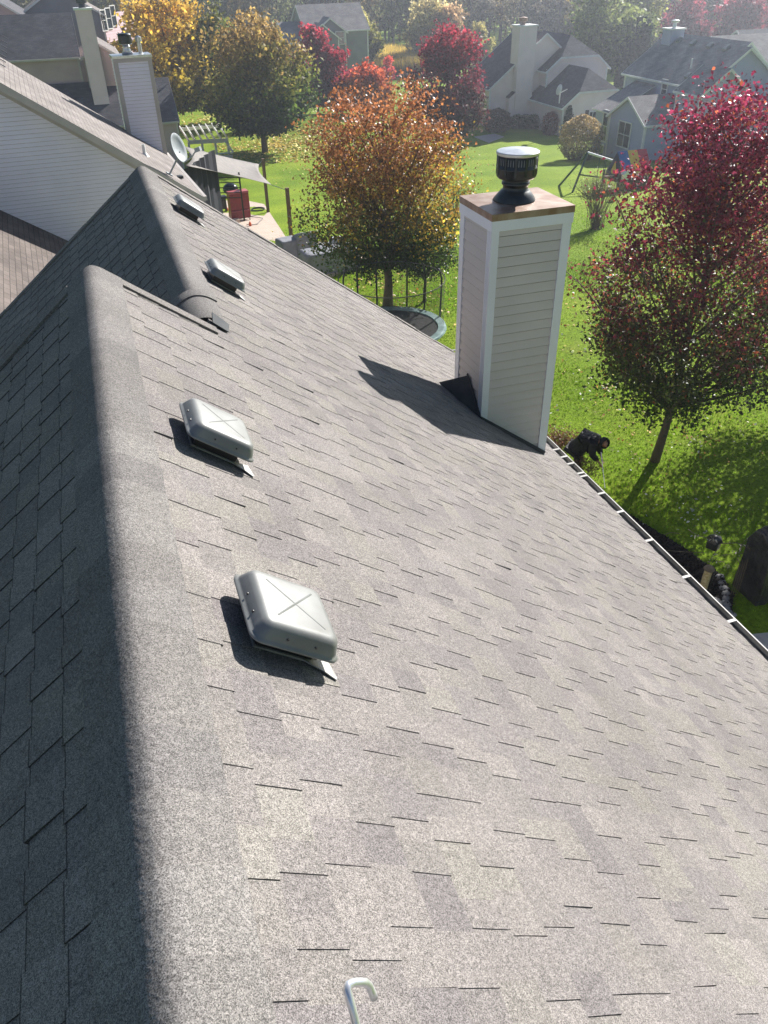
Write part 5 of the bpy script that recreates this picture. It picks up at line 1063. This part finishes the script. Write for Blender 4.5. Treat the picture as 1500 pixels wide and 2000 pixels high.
# pergola deck by the far house
pg = G3(405, 305); pe = thing('pergola', 'white pergola with slanted rafters and a railed deck in front of the bronze maple', 'pergola', pg); yP = pg[1]
c = MB()
F0, F1 = PX(368, 278, y=yP), PX(444, 274, y=yP); B0_, B1_ = PX(352, 253, y=yP+5), PX(427, 246, y=yP+5)
c.bar(F0, F1, .12, .35); c.build('beam', M['white'], pe); c = MB(); c.bar(B0_, B1_, .12, .3); c.build('beam', M['white'], pe)
for k in range(7): s = k/6; c = MB(); c.bar(lerp(F0, F1, s)+np.array([0, -.4, .2]), lerp(B0_, B1_, s)+np.array([0, .2, .2]), .09, .22); c.build('rafter', M['white'], pe)
for s in (0, .34, .68, 1):
    q = lerp(F0, F1, s); c = MB(); c.bar((q[0], q[1], float(gz(q[0], q[1]))-.2), q, .2); c.build('post', M['white'], pe)
dk = G3(440, 313); c = MB(); D0, D1 = PX(424, 316, y=yP-2), PX(468, 313, y=yP-2); c.box(((D0[0]+D1[0])/2-2, yP-.2, D0[2]), (D1[0]-D0[0]+5, 4, .25)); c.build('deck', M['white'], pe)
for k in range(12): q = lerp(PX(426, 304, y=yP-2), PX(453, 302, y=yP-2), k/11); c = MB(); c.bar(q, q+np.array([0, 0, -.55]), .07); c.build('baluster', M['white'], pe)
c = MB(); c.bar(PX(425, 300, y=yP-2), PX(454, 298, y=yP-2), .1); c.bar(PX(441, 277, y=yP), PX(455, 297, y=yP-2), .14); c.build('rail', M['white'], pe)
# swing set
s0 = G3(1117, 376); ys = s0[1]; ss = thing('swing_set', 'wooden swing set with a green leg frame and a blue, yellow and red striped canopy', 'swing set', s0)
top = PX(1148, 298, y=ys+.9); bm = PX(1212, 319, y=ys-.8); c = MB(); c.tube([top, bm], .07, 8); c.build('beam', M['white'], ss)
M['greenpole'] = mat('green_pole', (.03, .07, .045), .5)
s1_ = G3(1128, 352); s1b = top+np.array([-.6, 2.2, 0]); s1b[2] = gz(s1b[0], s1b[1])
for q in (s0, s1b): c = MB(); c.tube([q-np.array([0, 0, .1]), top], .07, 8); c.build('leg', M['greenpole'], ss)
c = MB(); c.tube([lerp(s0, top, .45), PX(1168, 346, y=ys)], .05, 6); c.build('cross_bar', M['greenpole'], ss)
tx = PX(1222, 345, y=ys-1.); zg_ = float(gz(tx[0], tx[1])); TW = 1.9; ca = PX(1214, 297, y=ys-1.); cb_ = PX(1252, 295, y=ys-1.)
x0_, x1_ = PX(1200, 330, y=ys-1.)[0], PX(1262, 330, y=ys-1.)[0]; zd = PX(1222, 349, y=ys-1.)[2]; ztp = PX(1222, 335, y=ys-1.)[2]; zap = ca[2]
for (x, y) in ((x0_, ys-1.6), (x1_, ys-1.6), (x0_, ys+.1), (x1_, ys+.1)): c = MB(); c.bar((x, y, zg_-.2), (x, y, ztp), .12); c.build('post', M['dark_wood'], ss)
c = MB(); c.box(((x0_+x1_)/2, ys-.75, zd), (x1_-x0_+.1, 1.8, .1))
for k in range(10): x = x0_+(x1_-x0_)*(k+.5)/10; c.box((x, ys-1.62, (zd+ztp)/2-.1), ((x1_-x0_)/10*.8, .04, (ztp-zd)*.8)); c.box((x, ys-1.6, (zd+zg_)/2), ((x1_-x0_)/10*.86, .04, (zd-zg_)*.9))
c.build('fort', M['dark_wood'], ss)
W_ = x1_-x0_; yf, yb_, ym = ys-1.75, ys+.2, ys-.75
for k, mm in enumerate(('blue_pl', 'yel_pl', 'red_pl')):
    xa, xb = x0_+.25+(W_-.3)*k/3, x0_+.25+(W_-.3)*(k+1)/3; c = MB()
    c.mesh([(xa, yf, ztp-.05), (xb, yf, ztp-.05), (xb, ym, zap), (xa, ym, zap), (xb, yb_, ztp-.05), (xa, yb_, ztp-.05)], [(0, 1, 2, 3), (3, 2, 4, 5)]); o = c.build('canopy_panel', M[mm], ss); tag(o, {'b': 'blue canopy stripe', 'y': 'yellow canopy stripe', 'r': 'red canopy stripe'}[mm[0]]); so = o.modifiers.new('t', 'SOLIDIFY'); so.thickness = .02
c = MB(); c.mesh([(x0_+.2, yf, ztp-.1), (x0_+.2, yb_, ztp-.1), (x0_+.2, ym, zap-.05), (x0_-.45, ym, ztp-.15)], [(0, 3, 2), (3, 1, 2), (0, 2, 1)]); c.build('canopy_end', M['black'], ss)
c = MB(); c.mesh([(x0_-.12, yf+.28, ztp), (x0_-.22, ym-.1, ztp-.02), (x0_-.02, ym-.3, zap-.5)], [(0, 1, 2)]); o = c.build('yellow_flag', M['yel_pl'], ss); so = o.modifiers.new('t', 'SOLIDIFY'); so.thickness = .02
for k in range(3):
    q = lerp(top, bm, .45+.2*k); c = MB(); c.tube([q+np.array([-.2, 0, 0]), q+np.array([-.2, 0, -2.0]), q+np.array([.2, 0, -2.0]), q+np.array([.2, 0, 0])], .018, 5); c.build('swing_rope', M['greenpole'], ss); c = MB(); c.box(q+np.array([0, 0, -2.0]), (.45, .2, .04)); c.build('swing_seat', M['black'], ss)
fl = PX(1221, 347, y=ys-3.2); gfl = np.array([fl[0]+.1, fl[1], float(gz(fl[0], fl[1]))]); fg = thing('birdhouse', 'white bird house on a thin pole in front of the swing set fort', 'bird house', gfl)
c = MB(); c.tube([gfl, fl], .03, 6); c.build('pole', M['rail'], fg); c = MB(); c.box(fl+np.array([0, 0, .05]), (.35, .3, .3), rz=.4); c.prism([fl+np.array([-.25, -.2, .2]), fl+np.array([.25, -.2, .2]), fl+np.array([0, -.2, .45])], (0, .42, 0)); c.build('box', M['white'], fg)
# plant bed stones, feeders, covered grill
rg = random.Random(4); bx = [(1405, 1130), (1409, 1142), (1413, 1153), (1416, 1163), (1417, 1173), (1416, 1183), (1414, 1192), (1420, 1199), (1409, 1197), (1427, 1206)]
def rock(b, r, lab, name='border_stone', grp='stones edging the mulch bed'):
    c = MB(); vs = []; 
    pr_ = [(.01, -.5), (.6, -.42), (.95, -.1), (1, .15), (.8, .5), (.4, .68), (.01, .72)]; ph = rg.uniform(0, 6)
    for rr_2, z in pr_:
        for k in range(12): a = 2*math.pi*k/12; q = 1+.12*math.sin(a*2+ph)+.07*math.sin(a*3+ph*2+z*4); vs.append(b+np.array([r[0]*rr_2*q*math.cos(a), r[1]*rr_2*q*math.sin(a), r[2]*z+r[2]*.3]))
    c.mesh(vs, [(i*12+k, i*12+(k+1) % 12, (i+1)*12+(k+1) % 12, (i+1)*12+k) for i in range(6) for k in range(12)]); o = c.build(name, M['stone'], None, smooth=True, origin=b); tag(o, lab, 'stone', grp)
for k, q in enumerate(bx): rock(G3(*q)+np.array([0, 0, .03]), (rg.uniform(.09, .13), rg.uniform(.08, .11), .08), 'small rounded grey stone in the curved border of the black mulch bed')
rock(G3(1386, 1188)+np.array([0, 0, .05]), (.23, .22, .2), 'large round grey boulder behind the gutter, beside the tan feeder', 'boulder', None)
rock(G3(1403, 1210)+np.array([0, 0, .05]), (.17, .2, .14), 'pale oblong boulder just below the round one', 'boulder', None)
pb = G3(1375, 1178); zA = -10.2
hkp = thing('shepherd_hook', 'thin metal pole with curved arms holding the bird feeders above the mulch', 'plant hanger', G3(1372, 1190))
hb_ = G3(1374, 1190); tpz = hb_+np.array([0, 0, 1.95]); T1_ = PX(1387, 1108, y=hb_[1]); c = MB(); c.tube([hb_-np.array([0, 0, .2]), hb_+np.array([0, 0, 1.0])], .012, 6); c.build('pole', M['rail'], hkp)
def feeder(name, label, ut, ub, m, R_, y, cap='rail'):
    a, b = PX(*ut, y=y), PX(*ub, y=y); H = a[2]-b[2]; t = thing(name, label, 'bird feeder', b)
    ax_ = (a-b); L = np.linalg.norm(ax_); z_ = ax_/L; x_ = np.cross([0, 1, 0], z_); x_ /= np.linalg.norm(x_); A_ = np.array([x_, np.cross(z_, x_), z_])
    c = MB(); c.lathe(b, [(R_, .0), (R_, L)], 18, ax=A_); c.build('seed_tube', M[m], t, smooth=False)
    c = MB(); c.lathe(b, [(R_*1.25, -.03), (R_*1.25, .02), (R_*.9, .04)], 18, ax=A_); c.build('tray', M[cap], t)
    c = MB(); c.lathe(b+z_*L, [(R_*1.35, 0), (R_*1.4, .02), (R_*.9, .07), (R_*.1, .09)], 18, ax=A_); c.build('cap', M[cap], t)
    c = MB(); c.tube([b+z_*(L+.08), b+z_*(L+.2)+x_*.03, b+z_*(L+.3)+x_*.12], .005, 5); c.build('hanger_wire', M['rail'], t); return t
feeder('tube_feeder', 'tan seed filled tube feeder above the mulch bed', (1385, 1112), (1370, 1158), 'tubeglass', .085, hb_[1]+.2, 'paver' if 0 else 'cane')
feeder('tube_feeder', 'pale round capped tube feeder beside the black covered grill', (1460, 1097), (1448, 1130), 'tubewhite', .075, hb_[1]+.5, 'cover_l')
lc = PX(1394, 1062, y=hb_[1]+1.0); t = thing('lantern_feeder', 'dark square lantern feeder above the tan tube feeder', 'bird feeder', lc)
c = MB(); c.box(lc, (.26, .24, .2), rz=.5); c.build('body', M['rail'], t, bevel=.02); c = MB(); c.lathe(lc+np.array([0, 0, .1]), [(.19, 0), (.15, .07), (.03, .12)], 6); c.build('roof', M['black'], t)
c = MB(); c.box(lc+np.array([0, -.125, 0]), (.12, .02, .13), rz=.0); c.build('window', M['tubewhite'], t)
# thin canes with pale leaves
cn = thing('dry_plant', 'thin arching canes with pale dry leaves between the feeders', 'plant', G3(1420, 1175)); rg = random.Random(12)
mbc = MB(); mbl = MB(); yb0 = hb_[1]+.5
for pts in (((1345, 1035), (1360, 1045), (1385, 1052), (1402, 1058)), ((1405, 1062), (1440, 1060), (1465, 1072), (1475, 1085)), ((1410, 1085), (1440, 1080), (1468, 1083), (1490, 1083)), ((1385, 1100), (1392, 1085), (1400, 1075)), ((1400, 1095), (1415, 1098), (1422, 1112)), ((1443, 1080), (1450, 1062), (1468, 1045)), ((1465, 1062), (1482, 1066), (1498, 1062)), ((1300, 1075), (1340, 1078), (1380, 1080)), ((1296, 1045), (1310, 1040), (1330, 1042)), ((1390, 1058), (1395, 1048), (1394, 1035))):
    Q = [PX(*p, y=yb0+rg.uniform(-.3, .3)) for p in pts]; mbc.tube(Q, .007, 4)
    for k in range(9):
        i = rg.randrange(len(Q)-1); p = lerp(Q[i], Q[i+1], rg.random())+np.array([rg.uniform(-.03, .03), rg.uniform(-.03, .03), rg.uniform(-.03, .03)])
        if pts[0][0] < 1340: continue
        d = np.array([rg.uniform(-1, 1), rg.uniform(-1, 1), rg.uniform(-.6, .6)]); d /= np.linalg.norm(d); s_ = np.cross(d, [rg.random(), rg.random(), 1]); s_ /= np.linalg.norm(s_); L = rg.uniform(.03, .05); mbl.mesh([p, p+d*L+s_*L*.35, p+d*2*L, p+d*L-s_*L*.35+np.array([0, 0, .01])], [(0, 1, 2, 3)])
for k in range(4): q = G3(1425+k*5, 1170-k*3); mbc.tube([q, q+np.array([.1, .1, .9]), PX(1440+k*8, 1090, y=yb0)], .008, 4)
build_islands(mbc, 'cane', M['cane'], cn); mbl.build('dry_leaves', M['palefol'], cn)
bc = G3(1468, 1180); c = MB(); H = PX(1480, 1048, y=bc[1]+.2)[2]-bc[2]; Wd = 1.1; x0c = PX(1490, 1120, y=bc[1])[0]
prof_ = [(0, 0), (.02, H*.55), (.08, H*.8), (.22, H*.95), (.4, H), (.62, H*.96), (.75, H*.8), (.78, H*.5), (.80, 0)]; vs = []; n = 14
for i in range(n+1):
    x = x0c+Wd*i/n; e_ = 1-.05*abs(2*i/n-1)**6
    for (y, z) in prof_: vs.append((x+.012*math.sin(z*9+i), bc[1]-.1+y+.015*math.sin(i*1.7+z*5), bc[2]+z*e_+.01*math.sin(i*2.1)))
m_ = len(prof_); c.mesh(vs, [(i*m_+j, (i+1)*m_+j, (i+1)*m_+j+1, i*m_+j+1)[::-1] for i in range(n) for j in range(m_-1)]+[tuple(range(m_))[::-1], tuple(n*m_+j for j in range(m_))]); o = c.build('covered_grill', M['blackcover'], None, smooth=False, origin=bc, bevel=.03); tag(o, 'large grill under a glossy black cover at the right edge of the view', 'grill')
# ================================================================== PERSON
def skin_mesh(name, joints, edges, radii, m, parent, root=0, lev=2):
    o_ = np.array(parent['_w']) if parent is not None else np.zeros(3); me = bpy.data.meshes.new(name); me.from_pydata([tuple(np.array(j)-o_) for j in joints], edges, [])
    ob = bpy.data.objects.new(name, me); COL.objects.link(ob); sk = ob.modifiers.new('skin', 'SKIN'); sk.use_smooth_shade = True; sv = me.skin_vertices[0].data
    for i, r_ in enumerate(radii): sv[i].radius = (r_, r_) if not isinstance(r_, tuple) else r_; sv[i].use_root = (i == root)
    sb_ = ob.modifiers.new('sub', 'SUBSURF'); sb_.levels = lev; sb_.render_levels = lev
    bpy.context.view_layer.update(); dg = bpy.context.evaluated_depsgraph_get(); m2 = bpy.data.meshes.new_from_object(ob.evaluated_get(dg)); ob.modifiers.clear(); ob.data = m2; m2.materials.clear(); m2.materials.append(m)
    for p in m2.polygons: p.use_smooth = True
    if parent is not None: ob.parent = parent
    return ob
g = G3(1122, 928); pr = thing('person', 'person in a black hooded coat stooping over the lawn with a thin pole in hand', 'person', g)
f = np.array([.68, -.73, 0]); f /= np.linalg.norm(f); l = np.array([-f[1], f[0], 0])
def J(a, b, z): return g+f*a+l*b+np.array([0, 0, z])
# skeleton: pelvis, spine, neck, head, arms, legs
JT = [J(0, 0, .92), J(.17, 0, 1.10), J(.38, 0, 1.20), J(.52, 0, 1.22), J(.60, 0, 1.20), J(.40, .18, 1.17), J(.46, .24, .92), J(.58, .20, .68), J(.62, .19, .60), J(.40, -.18, 1.17), J(.44, -.24, .90), J(.60, -.16, .70), J(.66, -.14, .63),
      J(-.02, .10, .88), J(.06, .13, .48), J(-.04, .15, .09), J(.12, .16, .05), J(-.02, -.10, .88), J(.08, -.13, .48), J(-.02, -.15, .09), J(.14, -.16, .05)]
ED = [(0, 1), (1, 2), (2, 3), (3, 4), (2, 5), (5, 6), (6, 7), (7, 8), (2, 9), (9, 10), (10, 11), (11, 12), (0, 13), (13, 14), (14, 15), (15, 16), (0, 17), (17, 18), (18, 19), (19, 20)]
body = skin_mesh('body', JT, ED, [.13, .13, .14, .055, .05, .06, .042, .03, .026, .06, .042, .03, .026, .085, .06, .045, .04, .085, .06, .045, .04], M['skin'], pr)
coat = skin_mesh('coat', [J(-.06, 0, .84), J(0, 0, .95), J(.17, 0, 1.13), J(.38, 0, 1.21), J(.50, 0, 1.22), J(.40, .20, 1.17), J(.46, .26, .92), J(.575, .205, .70), J(.40, -.20, 1.17), J(.44, -.26, .90), J(.59, -.165, .72)],
     [(0, 1), (1, 2), (2, 3), (3, 4), (3, 5), (5, 6), (6, 7), (3, 8), (8, 9), (9, 10)], [(.26, .25), .25, .27, .25, .12, .13, .10, .07, .13, .10, .07], M['coat'], pr, 1)
tro = skin_mesh('trousers', [J(-.01, 0, .86), J(-.02, .11, .80), J(.06, .13, .46), J(-.04, .15, .12), J(-.02, -.11, .80), J(.08, -.13, .46), J(-.02, -.15, .12)], [(0, 1), (1, 2), (2, 3), (0, 4), (4, 5), (5, 6)], [.17, .125, .095, .075, .125, .095, .075], M['trouser'], pr)
for s_ in (1, -1):
    skin_mesh('shoe', [J(-.08 if s_ > 0 else -.06, s_*.15, .05), J(.04, s_*.155, .055), J(.17, s_*.16, .04)], [(0, 1), (1, 2)], [.05, .055, .042], M['black'], pr)
# head with a face inside the hood
hc_ = J(.66, 0, 1.17); hf = f*.25+np.array([-.15, -.75, -.12]); hf /= np.linalg.norm(hf); hl = np.cross([0, 0, 1], hf); hl /= np.linalg.norm(hl); hu = np.cross(hf, hl)
c = MB(); A_ = np.array([hl, hu, hf]); vs = []; 
for i in range(13):
    th_ = math.pi*i/12
    for k in range(16):
        a = 2*math.pi*k/16; x = .075*math.sin(th_)*math.cos(a); z = .105*math.cos(th_); y = .092*math.sin(th_)*math.sin(a)
        if z < 0: x *= 1+z*2.2; y *= 1+z*1.2
        vs.append(hc_+hl*x+hu*z+hf*y)
c.mesh(vs, [(i*16+k, i*16+(k+1) % 16, (i+1)*16+(k+1) % 16, (i+1)*16+k) for i in range(12) for k in range(16)])
c.mesh([hc_+hu*.02+hf*.085, hc_+hf*.118-hu*.02, hc_-hu*.03+hf*.088+hl*.016, hc_-hu*.03+hf*.088-hl*.016], [(0, 1, 2), (0, 3, 1), (1, 3, 2)])
for s_ in (1, -1): c.lathe(hc_+hl*s_*.075, [(.005, -.012), (.026, 0), (.02, .01)], 8, ax=np.array([hf, hu, hl*s_]))
hd_ = c.build('head', M['skin'], pr, smooth=True)
for s_ in (1, -1): c = MB(); c.lathe(hc_+hl*s_*.03+hf*.083+hu*.012, [(.012, 0), (.008, .006), (.001, .008)], 8, ax=np.array([hl, hu, hf])); o = c.build('eye', M['black'], pr); o.parent = hd_
c = MB(); c.box(hc_+hf*.083-hu*.05, (.04, .008, .01), ax=(hl, hu, hf)); o = c.build('mouth', M['redtop'], pr); o.parent = hd_
c = MB(); vs = []
for i in range(9):
    th_ = math.pi*(.02+.62*i/8)
    for k in range(18): a = 2*math.pi*k/18; vs.append(hc_-hf*.01+(-hf*math.cos(th_)*.155)+(hl*math.cos(a)*.14+hu*(math.sin(a)*.16+.012))*math.sin(th_)**.8)
c.mesh(vs, [(i*18+k, i*18+(k+1) % 18, (i+1)*18+(k+1) % 18, (i+1)*18+k) for i in range(8) for k in range(18)]+[tuple(range(17, -1, -1))]); o = c.build('hood', M['coat'], pr, smooth=True); so = o.modifiers.new('t', 'SOLIDIFY'); so.thickness = .012
# hands: palm, four unequal fingers and a thumb closed round the pole
pa, pb_ = J(.64, .02, .72), J(.92, -.30, .02); pd = (pb_-pa)/np.linalg.norm(pb_-pa)
for wr, s_ in ((JT[8], 1), (JT[12], -1)):
    tgt = pa+pd*((wr-pa)@pd) if s_ < 0 else wr+np.array([0, 0, -.08])+f*.02
    dh = (tgt-wr); dh = dh/max(np.linalg.norm(dh), 1e-3) if s_ > 0 else (dh/max(np.linalg.norm(dh), 1e-3)*.6+np.array([0, 0, -.8])); dh /= np.linalg.norm(dh); sd_ = np.cross(dh, f); sd_ /= np.linalg.norm(sd_); nn_ = np.cross(sd_, dh)
    js = [wr, wr+dh*.045, wr+dh*.085]; ed = [(0, 1), (1, 2)]; rs_ = [.024, .032, .030]
    for k, L in enumerate((.062, .074, .069, .052)):
        o0 = wr+dh*.09+sd_*(k-1.5)*.019; i0 = len(js); js += [o0, o0+dh*L*.45+nn_*.008, o0+dh*L*.7+nn_*.03, o0+dh*L*.6+nn_*.05]; ed += [(2, i0), (i0, i0+1), (i0+1, i0+2), (i0+2, i0+3)]; rs_ += [.0095, .009, .0085, .0075]
    i0 = len(js); js += [wr+dh*.03+sd_*.03, wr+dh*.055+sd_*.05+nn_*.015, wr+dh*.08+sd_*.045+nn_*.035]; ed += [(1, i0), (i0, i0+1), (i0+1, i0+2)]; rs_ += [.013, .011, .009]
    skin_mesh('hand', js, ed, rs_, M['skin'], pr, 0, 1)
c = MB(); c.tube([pa-pd*.15, pb_], .012, 8); o = c.build('pole', M['alu'], None, origin=pb_); tag(o, 'thin pale pole held down to the grass by the stooping person', 'pole')
# ================================================================== CAMERA, SUN, SKY, AIR
cam = bpy.data.cameras.new('camera'); co = bpy.data.objects.new('camera', cam); COL.objects.link(co)
cam.sensor_fit = 'HORIZONTAL'; cam.sensor_width = 36; cam.lens = 36*F_/1500; cam.clip_end = 3000; cam.clip_start = .05
from mathutils import Matrix
mw = Matrix([[RM[i][j] for j in range(3)]+[CAM[i]] for i in range(3)]+[[0, 0, 0, 1]]); co.matrix_world = mw
sc.camera = co
SUN_EL, SUN_AZ = 29.5, 53.0
w = bpy.data.worlds.new('World'); sc.world = w; w.use_nodes = True; nt = w.node_tree
sky = nt.nodes.new('ShaderNodeTexSky'); sky.sky_type = 'NISHITA'; sky.sun_disc = False; sky.sun_elevation = rad(SUN_EL); sky.sun_rotation = rad(SUN_AZ)
sky.dust_density = .6; sky.ozone_density = 2.2
nt.links.new(sky.outputs[0], nt.nodes['Background'].inputs[0]); nt.nodes['Background'].inputs[1].default_value = .05
ld = bpy.data.lights.new('sun', 'SUN'); ld.energy = 5.0; ld.angle = rad(.53); ld.color = (1, .965, .92)
lo = bpy.data.objects.new('sun', ld); COL.objects.link(lo)
sd = Vector((math.cos(rad(SUN_EL))*math.sin(rad(SUN_AZ)), math.cos(rad(SUN_EL))*math.cos(rad(SUN_AZ)), math.sin(rad(SUN_EL))))
lo.rotation_euler = sd.to_track_quat('Z', 'Y').to_euler()
hz = MB(); hz.box((130, 235, -2.5), (820, 700, 40)); hzm = bpy.data.materials.new('haze'); hzm.use_nodes = True; hn = hzm.node_tree; hn.nodes.remove(hn.nodes['Principled BSDF'])
pv = hn.nodes.new('ShaderNodeVolumePrincipled'); pv.inputs['Color'].default_value = (.82, .88, 1, 1); pv.inputs['Density'].default_value = .0008; pv.inputs['Anisotropy'].default_value = .68
hn.links.new(pv.outputs[0], hn.nodes['Material Output'].inputs['Volume']); o = hz.build('haze', hzm); tag(o, kind='stuff')
sc.view_settings.view_transform = 'Standard'; sc.view_settings.look = 'None'; sc.view_settings.exposure = 1.17; sc.view_settings.gamma = 1
sc.render.engine = 'CYCLES'
for o in list(COL.objects):
    if '_w' in o: del o['_w']
